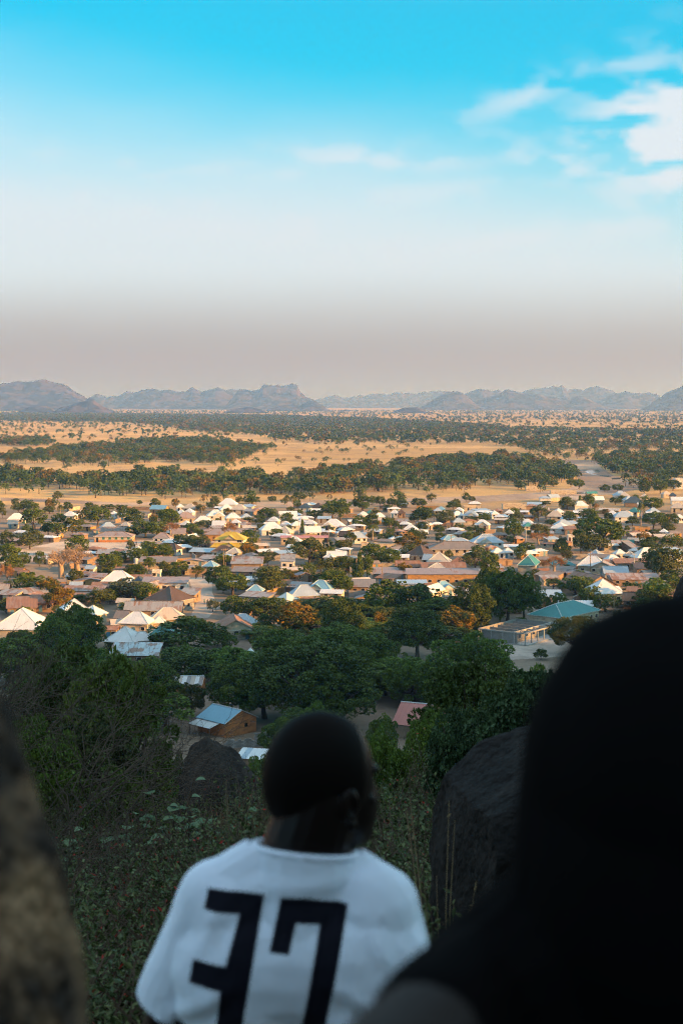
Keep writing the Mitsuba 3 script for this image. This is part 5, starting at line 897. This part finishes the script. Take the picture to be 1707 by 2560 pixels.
def cloth(name, rgb, r=.8, sheen=.3):
    scene[name] = two({'type': 'bumpmap', 'arbitrary': proc(lambda p, n, uv: tfbm(p.x * 900, p.y * 900, p.z * 900, 2), 4e-4), 'scale': .0006, 'bsdf': {'type': 'principled', 'base_color': {'type': 'rgb', 'value': list(rgb)}, 'roughness': r, 'sheen': sheen, 'specular': .04 if max(rgb) < .1 else .25}})
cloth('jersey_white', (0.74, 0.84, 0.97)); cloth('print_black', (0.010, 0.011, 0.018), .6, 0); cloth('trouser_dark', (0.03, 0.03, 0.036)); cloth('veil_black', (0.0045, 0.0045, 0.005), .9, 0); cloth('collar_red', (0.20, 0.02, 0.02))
cloth('sleeve_grey', (0.040, 0.036, 0.034), .75, .2)
# ---- the man in the white jersey; x right, y away from the camera, feet on the slope
MX, MY = -.080, 2.60
MZ = float(ground_z(MX, MY + .1)); HS = (59.44 - MZ) / 1.74
MM = T().translate([MX, MY, MZ]).scale([1, 1, HS])
yaw = -57.0                                     # the head looks to the right
hx, hy, hz = .046, .052, 1.578
cy_, sy_ = math.cos(math.radians(yaw)), math.sin(math.radians(yaw))
def hd(x, y, z): return (hx + cy_ * x - sy_ * y, hy + sy_ * x + cy_ * y, hz + z)
head_parts = [ellipsoid(hd(0, -.010, .022), (.086, .112, .119), yaw), ellipsoid(hd(0, .034, -.036), (.069, .080, .092), yaw),
              ellipsoid(hd(0, .072, -.085), (.042, .034, .036), yaw), ellipsoid(hd(0, .097, -.030), (.014, .022, .022), yaw), ellipsoid(hd(0, .088, .002), (.010, .014, .034), yaw),
              ellipsoid(hd(0, .083, .032), (.058, .020, .016), yaw), ellipsoid(hd(.044, .064, -.022), (.020, .022, .018), yaw), ellipsoid(hd(-.044, .064, -.022), (.020, .022, .018), yaw),
              ellipsoid(hd(0, .088, -.062), (.025, .016, .008), yaw), ellipsoid(hd(0, .086, -.074), (.022, .015, .008), yaw)]
for s in (-1, 1):                               # ears: bowl, rim and lobe
    ear = ellipsoid(hd(s * .088, -.002, -.018), (.013, .023, .037), yaw, 0, s * 10) - ellipsoid(hd(s * .099, .003, -.014), (.009, .011, .020), yaw)
    head_parts += [ear, ellipsoid(hd(s * .087, .006, -.052), (.009, .010, .012), yaw), ellipsoid(hd(s * .096, -.016, -.012), (.007, .007, .026), yaw)]
S_ = [(-.152, .0, 1.385), (.152, .03, 1.362)]
E_ = [(-.262, .03, 1.11), (.205, .09, 1.10)]
W_ = [(-.16, .24, 1.02), (.15, .27, 1.01)]
bones = [[((0, -.005, 1.34), .095), ((.012, .015, 1.47), .082), ((hx * .85, hy * .6, 1.56), .078)],
         [((-.09, .02, .93), .125), ((-.075, .01, 1.08), .115), ((-.10, .0, 1.27), .120)], [((.09, .02, .93), .125), ((.075, .01, 1.08), .115), ((.10, .0, 1.27), .120)],
         [((-.09, .02, .93), .125), ((.09, .02, .93), .125)], [((-.10, .0, 1.27), .12), ((.10, .0, 1.27), .12)], [((-.08, .0, 1.1), .11), ((.08, .0, 1.1), .11)],
         [((-.11, .0, 1.36), .085), ((0, .01, 1.46), .06), ((.11, .01, 1.36), .085)]]
for i, s in enumerate((-1, 1)):
    bones.append([((s * .11, .0, 1.37), .075), (S_[i], .062), (E_[i], .043), (W_[i], .029)])
    bones += hand(W_[i], np.array(W_[i]) - np.array(E_[i]) + [0, .05, -.02], (-s, 0, .3), .7)
    bones.append([((s * .09, .02, .92), .105), ((s * .10, .06, .50), .066), ((s * .10, .02, .10), .042)])
    bones.append([((s * .10, .0, .045), .042), ((s * .115, .17, .03), .034)])
body = figure(bones, .014, 10, head_parts)
scene['person__body'] = mikit.ply(body, 'skin_dark', smooth=True, to_world=MM)
# close-cropped hair: the skull cap, a hair's breadth proud
cap = ellipsoid(hd(0, -.012, .024), (.0875, .1135, .1205), yaw) - ellipsoid(hd(0, .128, .010), (.14, .105, .15), yaw) - m3.Manifold.cube([.5, .5, .3], True).translate([hx, hy, hz - .228])
q = cap.refine_to_length(.012).to_mesh(); cap_t = trimesh.Trimesh(q.vert_properties[:, :3], q.tri_verts)
scene['person__hair'] = mikit.ply(cap_t, 'hair_black', smooth=50, to_world=MM)
# jersey
NECK = lambda x, y: 1.475 - .16 * (y - .015) - .10 * (x - .012)
def jersey():
    o = .016
    b = [[((-.09, .02, .86), .135 + o), ((-.08, .01, 1.08), .125 + o), ((-.105, .0, 1.27), .125 + o)], [((.09, .02, .86), .135 + o), ((.08, .01, 1.08), .125 + o), ((.105, .0, 1.27), .125 + o)],
         [((-.09, .02, .86), .135 + o), ((.09, .02, .86), .135 + o)], [((-.08, .01, 1.08), .125 + o), ((.08, .01, 1.08), .125 + o)], [((-.105, .0, 1.27), .125 + o), ((.105, .0, 1.27), .125 + o)],
         [((-.115, .0, 1.355), .078 + o), ((.0, .005, 1.42), .070 + o), ((.115, .01, 1.345), .078 + o)], [(S_[0], .052 + o), ((-.045, .008, 1.448), .050 + o), ((.05, .012, 1.445), .050 + o), (S_[1], .052 + o)], [((0, -.01, 1.33), .11), ((0.010, .012, 1.470), .083 + o)]]
    for i, s in enumerate((-1, 1)):
        e = np.array(S_[i]) + (np.array(E_[i]) - S_[i]) * .80
        b.append([((s * .12, .0, 1.355), .085 + o), (S_[i], .058 + o), (e, .064 + o)])
    m = figure(b, .012, 8)
    v = np.array(m.vertices)
    # folds: drag lines from the armpits, slack at the waist, soft ripples
    w = np.sin((v[:, 0] * .55 + v[:, 2]) * 46 + 2.4 * np.sin(v[:, 0] * 13)) * .0035 * np.clip((1.30 - v[:, 2]) * 5, 0, 1)
    w += (meshkit.fbm(v * [16, 16, 9], 4, 4) - .5) * .015 * np.clip((1.46 - v[:, 2]) * 8, 0, 1)
    for (fx, fz, a, l, amp) in ((.17, 1.21, -.55, .10, .014), (.19, 1.15, -.35, .09, .012), (-.19, 1.22, .6, .08, .010), (.02, 1.435, .05, .12, .006), (-.16, 1.36, 1.1, .05, .006), (.15, 1.33, -1.0, .06, .005)):
        u, t_ = (v[:, 0] - fx) * math.cos(a) + (v[:, 2] - fz) * math.sin(a), -(v[:, 0] - fx) * math.sin(a) + (v[:, 2] - fz) * math.cos(a)
        w += amp * np.exp(-(u / l) ** 2) * (np.exp(-(t_ / .014) ** 2) - .7 * np.exp(-((t_ + .026) / .016) ** 2))
    m.vertices = v + m.vertex_normals * w[:, None]
    # open hem, sleeve ends and neck
    m = trimesh.intersections.slice_mesh_plane(m, np.array([0, 0, 1.0]), np.array([0, 0, .80]))
    c = np.array(m.triangles_center); m.update_faces(~((np.hypot(c[:, 0] - .012, c[:, 1] - .015) < .105) & (c[:, 2] > NECK(c[:, 0], c[:, 1]))))
    for i, s in enumerate((-1, 1)):
        d = unit(np.array(E_[i]) - S_[i]); e = np.array(S_[i]) + d * np.linalg.norm(np.array(E_[i]) - S_[i]) * .80
        c = np.array(m.triangles_center); f = ((c - e) @ d > -.012) & (np.linalg.norm(c - e, axis=1) < .14) & (s * c[:, 0] > .185)
        m.update_faces(~f)
    m.remove_unreferenced_vertices()
    # true the cut edges: collar on its slant, sleeve ends square to the arm
    ed = m.edges_sorted; u_, ct = np.unique(ed, axis=0, return_counts=True); b_ = np.unique(u_[ct == 1])
    v = np.array(m.vertices)
    nb = b_[np.hypot(v[b_, 0] - .012, v[b_, 1] - .015) < .15]; nb = nb[v[nb, 2] > 1.35]
    v[nb, 2] = NECK(v[nb, 0], v[nb, 1])
    for i, s in enumerate((-1, 1)):
        d = unit(np.array(E_[i]) - S_[i]); e = np.array(S_[i]) + d * np.linalg.norm(np.array(E_[i]) - S_[i]) * .80
        k = b_[(np.linalg.norm(v[b_] - e, axis=1) < .14) & (s * v[b_, 0] > .15)]
        v[k] -= ((v[k] - e) @ d + .014)[:, None] * d
    m.vertices = v
    return m
jm = jersey()
scene['person__jersey'] = mikit.ply(jm, 'jersey_white', smooth=True, to_world=MM)
# the printed number, laid on the back of the jersey
from scipy.interpolate import LinearNDInterpolator
jn, jv = np.array(jm.vertex_normals), np.array(jm.vertices)
bk = (jn[:, 1] < -.05) & (jv[:, 1] < .02)
surf = LinearNDInterpolator(jv[bk][:, [0, 2]], jv[bk][:, 1])
for gl in [[(-0.2431,59.1192),(-0.1388,59.1139),(-0.1878,58.823),(-0.3167,58.8266),(-0.3076,58.8661),(-0.2276,58.8632),(-0.2165,58.9557),(-0.2755,58.961),(-0.2672,59.0021),(-0.2076,58.9978),(-0.1846,59.0792),(-0.2503,59.0856)],[(-0.1094,59.1129),(-0.0652,59.1129),(0.0125,59.0944),(-0.0414,58.823),(-0.0832,58.823),(-0.0394,59.0654),(-0.0809,59.0696),(-0.0931,59.0192),(-0.1295,59.0216)]]:
    loc = [(px - MX, (pz - MZ) / HS) for px, pz in gl]
    pg = Polygon(loc).buffer(0)
    v2, f2 = trimesh.creation.triangulate_polygon(pg, engine='earcut')
    tm = trimesh.Trimesh(np.column_stack([v2, np.zeros(len(v2))]), f2, process=False)
    vv, ff = trimesh.remesh.subdivide_to_size(tm.vertices, tm.faces, .012)
    yy = surf(vv[:, 0], vv[:, 1]); ok = ~np.isnan(yy)
    ff = ff[ok[ff].all(1)]
    scene[numbered('person__number')] = mikit.ply((np.column_stack([vv[:, 0], np.nan_to_num(yy) - .0022, vv[:, 1]]), ff), 'print_black', smooth=True, to_world=MM)
ring = [np.array([.012 + .096 * math.sin(t), .015 - .096 * math.cos(t), NECK(.012 + .096 * math.sin(t), .015 - .096 * math.cos(t)) - .004]) for t in np.linspace(0, 2 * np.pi, 48)]
scene['person__collar'] = mikit.ply(tube(ring, [.0075] * 48, 6), 'jersey_white', smooth=True, to_world=MM)
tb = [[((-.09, .02, .93), .140), ((.09, .02, .93), .140)]] + [[((s * .09, .02, .90), .125), ((s * .10, .06, .50), .092), ((s * .10, .03, .13), .078)] for s in (-1, 1)]
tr = trimesh.intersections.slice_mesh_plane(trimesh.intersections.slice_mesh_plane(figure(tb, .03, 5), np.array([0, 0, 1.0]), np.array([0, 0, .10])), np.array([0, 0, -1.0]), np.array([0, 0, .99]))
scene['person__trousers'] = mikit.ply(tr, 'trouser_dark', smooth=True, to_world=MM)
for s in (-1, 1):
    sh = figure([[((s * .10, -.015, .05), .052), ((s * .11, .09, .045), .047), ((s * .118, .19, .03), .040)]], .02, 4)
    scene[numbered('person__shoe')] = mikit.ply(sh, 'print_black', smooth=True, to_world=MM)
tag('person', 'person in white jersey with black number 37 seen from behind, head turned right', 'person')
labels['person__jersey'] = {'label': 'white jersey with bluish folds'}
# ---- the person in black at the right, close to the camera
BX, BY = .285, 1.15
BZ = float(ground_z(BX, BY)); H2 = 59.845 - BZ
def P2(x, y, z): return (BX + x, BY + y, BZ + z)
hz2 = H2 - .145
face = [ellipsoid(P2(.01, .03, hz2), (.075, .095, .115)), ellipsoid(P2(.01, .115, hz2 - .03), (.013, .02, .024)), ellipsoid(P2(.01, .085, hz2 - .085), (.034, .03, .03)), ellipsoid(P2(-.03, .105, hz2 + .0), (.016, .012, .010)), ellipsoid(P2(.05, .105, hz2 + .0), (.016, .012, .010)), ellipsoid(P2(.01, .108, hz2 - .065), (.024, .012, .008))]
el, sh_l = (.002, .90, 59.532), (.122, 1.15, 59.510)
wr = (.12, 1.06, 59.42)
b2 = [[(P2(0, .03, hz2 - .08), .055), (P2(0, .0, H2 - .34), .075)], [(P2(-.10, 0, H2 - .36), .085), (P2(.10, 0, H2 - .36), .085), (P2(.09, 0, H2 - .60), .11), (P2(-.09, 0, H2 - .60), .11), (P2(-.10, 0, H2 - .36), .085)],
      [(P2(-.09, .0, H2 - .60), .11), (P2(-.09, 0, .82), .12), (P2(-.09, 0, .45), .07), (P2(-.09, 0, .05), .045)], [(P2(.09, .0, H2 - .60), .11), (P2(.09, 0, .82), .12), (P2(.09, 0, .45), .07), (P2(.09, 0, .05), .045)],
      [(P2(-.10, 0, H2 - .36), .08), (sh_l, .055), (el, .040), (wr, .028)], [(P2(.10, 0, H2 - .36), .08), (P2(.20, .02, H2 - .37), .055), (P2(.25, .05, H2 - .64), .040), (P2(.12, .22, H2 - .66), .028)]]
b2 += hand(wr, (.5, .35, -.7), (0, .6, .5), .5, .9) + hand(P2(.12, .22, H2 - .66), (-.9, .3, -.1), (0, .4, .9), .6, .9)
scene['person_001__body'] = mikit.ply(figure(b2, .014, 8, face), 'skin_dark', smooth=True)
# veil: hood falling to the shoulders and over the back
vb = [ellipsoid(P2(.005, -.005, hz2 - .004), (.140, .140, .149), n=56), ellipsoid(P2(0, -.01, H2 - .23), (.142, .135, .19), n=48), ellipsoid(P2(-.046, 0, H2 - .102), (.070, .09, .085), n=48), ellipsoid(P2(.062, 0, H2 - .098), (.075, .09, .085), n=48)]
veil = figure([[(P2(-.06, 0, H2 - .13), .075), (P2(-.075, -.005, H2 - .28), .080), (P2(-.11, -.01, H2 - .37), .085), (P2(-.12, -.02, H2 - .60), .115)], [(P2(.06, 0, H2 - .13), .075), (P2(.075, -.005, H2 - .28), .080), (P2(.11, -.01, H2 - .37), .085), (P2(.12, -.02, H2 - .60), .115)],
               [(P2(-.12, -.01, H2 - .40), .09), (P2(.12, -.01, H2 - .40), .09)], [(P2(-.12, -.02, H2 - .60), .115), (P2(.12, -.02, H2 - .60), .115)],
               [(P2(-.085, 0, H2 - .30), .090), (sh_l, .068)], [(sh_l, .068), (tuple(np.array(sh_l) * .6 + np.array(el) * .4), .056)], [(P2(.075, 0, H2 - .33), .085), (P2(.185, .02, H2 - .35), .062)]], .016, 10, vb)
cut = ellipsoid(P2(.01, .16, hz2 - .02), (.070, .11, .105)); 
vv = np.array(veil.vertices); k_ = (meshkit.fbm(vv * [14, 14, 4], 3, 8) - .5) * .016
veil.vertices = vv + veil.vertex_normals * k_[:, None]
c = np.array(veil.triangles_center) - np.array(P2(.01, .15, hz2 - .02)); veil.update_faces(~((c / [.068, .10, .10]) ** 2).sum(1).__lt__(1)); veil.remove_unreferenced_vertices()
scene['person_001__veil'] = mikit.ply(veil, 'veil_black', smooth=True)
robe = figure([[(P2(-.10, 0, H2 - .62), .13), (P2(-.11, 0, .8), .15), (P2(-.13, 0, .16), .17)], [(P2(.10, 0, H2 - .62), .13), (P2(.11, 0, .8), .15), (P2(.13, 0, .16), .17)], [(P2(-.11, 0, .8), .15), (P2(.11, 0, .8), .15)], [(P2(-.13, 0, .16), .17), (P2(.13, 0, .16), .17)], [(P2(-.10, 0, H2 - .62), .13), (P2(.10, 0, H2 - .62), .13)]], .03, 5)
scene['person_001__robe'] = mikit.ply(robe, 'veil_black', smooth=True)
sl = figure([[(tuple(np.array(sh_l) * .5 + np.array(el) * .5), .050), (el, .043)], [(el, .047), (tuple(np.array(el) + (np.array(wr) - el) * .78), .040)]], .012, 6)
scene['person_001__sleeve'] = mikit.ply(sl, 'sleeve_grey', smooth=True)
scene['person_001__sleeve_001'] = mikit.ply(figure([[(P2(.20, .02, H2 - .37), .066), (P2(.25, .05, H2 - .64), .054)], [(P2(.25, .05, H2 - .64), .054), (P2(.15, .18, H2 - .656), .044)]], .014, 6), 'veil_black', smooth=True)
tag('person_001', 'person in black veil and robe silhouetted close at the right edge', 'person')
labels['person_001__sleeve'] = {'label': 'dark grey sleeve over the bent elbow'}
# ---- people walking in the town
scene['shirt_white'], scene['shirt_pink'], scene['shirt_red'], scene['shirt_green'], scene['shirt_blue'], scene['robe_dark'], scene['robe_brown'] = rough((.65, .64, .62)), rough((.5, .25, .27)), rough((.5, .05, .03)), rough((.06, .22, .14)), rough((.12, .2, .4)), rough((.05, .05, .07)), rough((.25, .17, .1))
WEAR = {'white shirt': 'shirt_white', 'pink shirt': 'shirt_pink', 'red shirt': 'shirt_red', 'green shirt': 'shirt_green', 'dark shirt': 'robe_dark', 'dark robe': 'robe_dark', 'blue shirt': 'shirt_blue', 'brown robe': 'robe_brown'}
WHERE = ['standing by the market shed', 'beside the white shirted one at the market shed', 'standing behind the white sedan', 'left of two walking down the sandy lane', 'right of two walking down the sandy lane', 'left of two before the gateway', 'right of two before the gateway', 'in the open yard of the orange school', 'in the pale open yard, nearer one', 'in the pale open yard, farther one']
for i, (x, y, w) in enumerate([(-36.3,501.8,'white shirt'),(-35.1,501.1,'pink shirt'),(-19.3,501.1,'red shirt'),(-41.1,423.3,'green shirt'),(-40.1,422.6,'dark shirt'),(-50.0,486.2,'dark robe'),(-47.6,486.2,'dark robe'),(-58.1,615.2,'blue shirt'),(-88.6,597.7,'brown robe'),(-87.5,604.1,'dark robe')]):
    st = .10 if i % 2 else .16
    bn = [[((0, 0, .95), .13), ((0, .01, 1.30), .15), ((0, .02, 1.42), .10), ((0, .02, 1.56), .06)], [((0, .03, 1.66), .10)]]
    cl = [[((0, 0, .88), .15), ((0, .01, 1.30), .17), ((0, .02, 1.42), .11)]]
    for s in (-1, 1):
        bn.append([((s * .15, .01, 1.40), .06), ((s * .23, s * .06, 1.12), .045), ((s * .22, .08 + s * .1, .88), .035), ((s * .22, .10 + s * .1, .80), .04)])
        cl.append([((s * .15, .01, 1.40), .075), ((s * .22, s * .05, 1.16), .065)])
        bn.append([((s * .08, 0, .92), .09), ((s * .09, s * st * .6, .5), .065), ((s * .09, s * st, .08), .05), ((s * .09, s * st + .12, .04), .04)])
        if 'robe' in w: cl.append([((s * .08, 0, .9), .13), ((s * .10, s * st * .7, .2), .11)])
    key = numbered('person') if i else (COUNT.__setitem__('person', 2), numbered('person'))[1]
    Mp = T().translate([x, y, 0]).rotate([0, 0, 1], i * 77)
    scene[key + '__body'] = mikit.ply(figure(bn, .08, 3), 'skin_dark', smooth=True, to_world=Mp)
    scene[key + '__' + w.split()[1]] = mikit.ply(figure(cl, .08, 3), WEAR[w], smooth=True, to_world=Mp)
    tag(key, 'small distant person in ' + w + ' ' + WHERE[i], 'person')
# ------------------------------------------------------------------ labels: what each thing is, and what it stands by
CP, SP = math.cos(PITCH), math.sin(PITCH)
def seen_at(x, y, z):
    f = y * CP - (z - 60) * SP; u = y * SP + (z - 60) * CP
    return 341 + 1422 * x / f, 512 - 1422 * u / f
MARKS = [('the yellow villa', -44.5, 571), ('the arched gateway', *SPOTS['gate']), ('the white sedan', *SPOTS['car']), ('the large teal roof', 61.1, 386.7), ('the roofless block building', 45.7, 362.2)]
for key, k, c, x, y, h, w in TREE_AT:
    if key == 'baobab_tree': MARKS.append(('the leaning baobab', x, y))
for (key, kind, roof, wall, x, y, W, D, h, z) in HOUSE_AT:
    if roof == 'K' and kind == 'p' and W > 14 and x < -20: MARKS.append(('the brown pyramid roof', x, y))
    if roof == 'K' and kind == 'p' and W > 9 and x > 10: MARKS.append(('the dark brown pointed roof', x, y))
    if roof == 'M' and kind == 'h' and W > 14: MARKS.append(('the wide grey-brown hipped roof', x, y))
    if roof == 'J': MARKS.append(('the half maroon pointed roof', x, y))
    if roof == 'Z': MARKS.append(('the flaking pale shed', x, y))
    if wall == 's': MARKS.append(('the long low school', x, y))
MARKS += [('the market shed', *[(h[4], h[5]) for h in HOUSE_AT if h[2] == 'S' and abs(h[4] + 32) < 12][0])] if any(h[2] == 'S' and abs(h[4] + 32) < 12 for h in HOUSE_AT) else []
MARKS += [('the sandy river bend', 150, 1100), ('the riverside trees at left', -190, 960), ('the riverside trees at right', 60, 950)]
MP = [(n, *seen_at(x, y, 0), y) for n, x, y in MARKS]
ORD = ['', 'second ', 'third ', 'fourth ', 'fifth ', 'sixth ', 'seventh ', 'eighth ', 'ninth ', 'tenth ', 'eleventh ', 'twelfth ', 'thirteenth ', 'fourteenth ', 'fifteenth ', 'sixteenth ', 'seventeenth ', 'eighteenth ', 'nineteenth ', 'twentieth ']
def place_labels(items):
    """items: (key, words, category, x, y, group). Adds where it is by the nearest landmark, numbering look-alikes by distance."""
    by = {}
    for key, words_, cat, x, y, grp in items:
        sx, sy = seen_at(x, y, 1.0)
        n, mx, my, md = min((m for m in MP if math.hypot(m[3] - y, 0) > 1 or True), key=lambda m: math.hypot(m[1] - sx, 2.2 * (m[2] - sy)))
        dx, dy = sx - mx, sy - my
        rel = ('right of' if dx > 0 else 'left of') if abs(dx) > 1.6 * abs(dy) else ('in front of' if dy > 0 else 'behind')
        by.setdefault((words_, rel, n), []).append((math.hypot(dx, 2.2 * dy), key, cat, grp))
    for (words_, rel, n), v in by.items():
        for i, (_, key, cat, grp) in enumerate(sorted(v)):
            o = '' if len(v) == 1 else (', nearest ' if i == 0 else ', ' + ORD[min(i, 19)])
            tag(key, f'{words_}{o or " "}{rel} {n}' if len(v) == 1 else f'{words_}{o}{rel} {n}', cat, grp)
RN = {'W': 'white', 'B': 'pale blue-grey', 'C': 'beige', 'T': 'teal', 'R': 'rust red', 'K': 'dark brown', 'M': 'dull brown', 'S': 'rusty grey', 'N': 'dark navy', 'P': 'red', 'U': 'light blue', 'V': 'mauve grey', 'X': 'rust striped', 'Z': 'flaking pale', 'J': 'white', 'Q': 'brick red', 'O': 'orange', 'c': 'cream', 'w': 'white', 'Y': 'yellow'}
RK = {'h': 'hipped', 'p': 'pyramid-roofed', 'g': 'gabled', 'G': 'gable-ended', 's': 'slant-roofed', 'f': 'flat-roofed'}
WN = {'c': 'cream', 'w': 'white', 'g': 'grey', 'm': 'mud brown', 'o': 'ochre', 's': 'banded'}
items = []
for (key, kind, roof, wall, x, y, W, D, h, z) in HOUSE_AT:
    if key in labels or kind == '!': continue
    if kind == 'wall': items.append((key, f'{WN[wall]} compound wall', 'wall', x, y, 'compound walls between the houses')); continue
    st = key.rstrip('0123456789').rstrip('_')
    cat = {'hut': 'hut', 'shed': 'shed', 'school_building': 'school', 'store_building': 'store'}.get(st, 'house')
    items.append((key, f'{RN[roof]} {RK[kind]} {cat}, {WN[wall]} walls', cat, x, y, {'hut': 'low huts packed between the houses', 'shed': 'sheet roofed sheds of the town'}.get(cat, 'houses of the town')))
TC = {'g': 'green', 'd': 'dark green', 'o': 'olive green', 'h': 'gold tinged', 'p': 'grey-green', 'e': 'fresh green', 'x': 'pale', 'r': 'rust coloured'}
TS = {'n': 'leafy tree', 'l': 'layered spreading tree', 'c': 'narrow column-shaped tree', 'q': 'palm tree', 'b': 'leafless tree', 's': 'bush'}
for key, k, c, x, y, h, w in TREE_AT:
    if key in labels: continue
    if c == 'x': tag(key, 'leaning baobab with thick bare trunk, left of two' if x == min(t[3] for t in TREE_AT if t[2] == 'x') else 'upright bare baobab with thick trunk, right of two', 'tree', 'the two baobabs'); continue
    size = '' if k == 's' else 'small ' if h < 5 else 'tall ' if h > 11 else ''
    items.append((key, f'{size}{TC[c]} ' + ('woodland tree' if k == 'w' else TS[k]), 'bush' if k == 's' else 'tree', x, y, 'bushes between the houses' if k == 's' else 'trees of the town and slope'))
for key, x, y, mat in POLE_INFO: items.append((key, ('wooden' if mat == 'pole_wood' else 'pale grey') + ' utility pole', 'pole', x, y, 'utility poles along the streets'))
place_labels(items)
# ------------------------------------------------------------------ the air
scene['haze_skin'] = {'type': 'null'}
scene['haze'] = {'type': 'cube', 'to_world': T().translate([0, 0, 229]).scale([45000, 45000, 231]), 'bsdf': {'type': 'ref', 'id': 'haze_skin'}, 'interior': {'type': 'ref', 'id': 'haze_air'}}
labels['haze'] = {'kind': 'stuff', 'label': 'dusty haze over the plain', 'category': 'haze'}
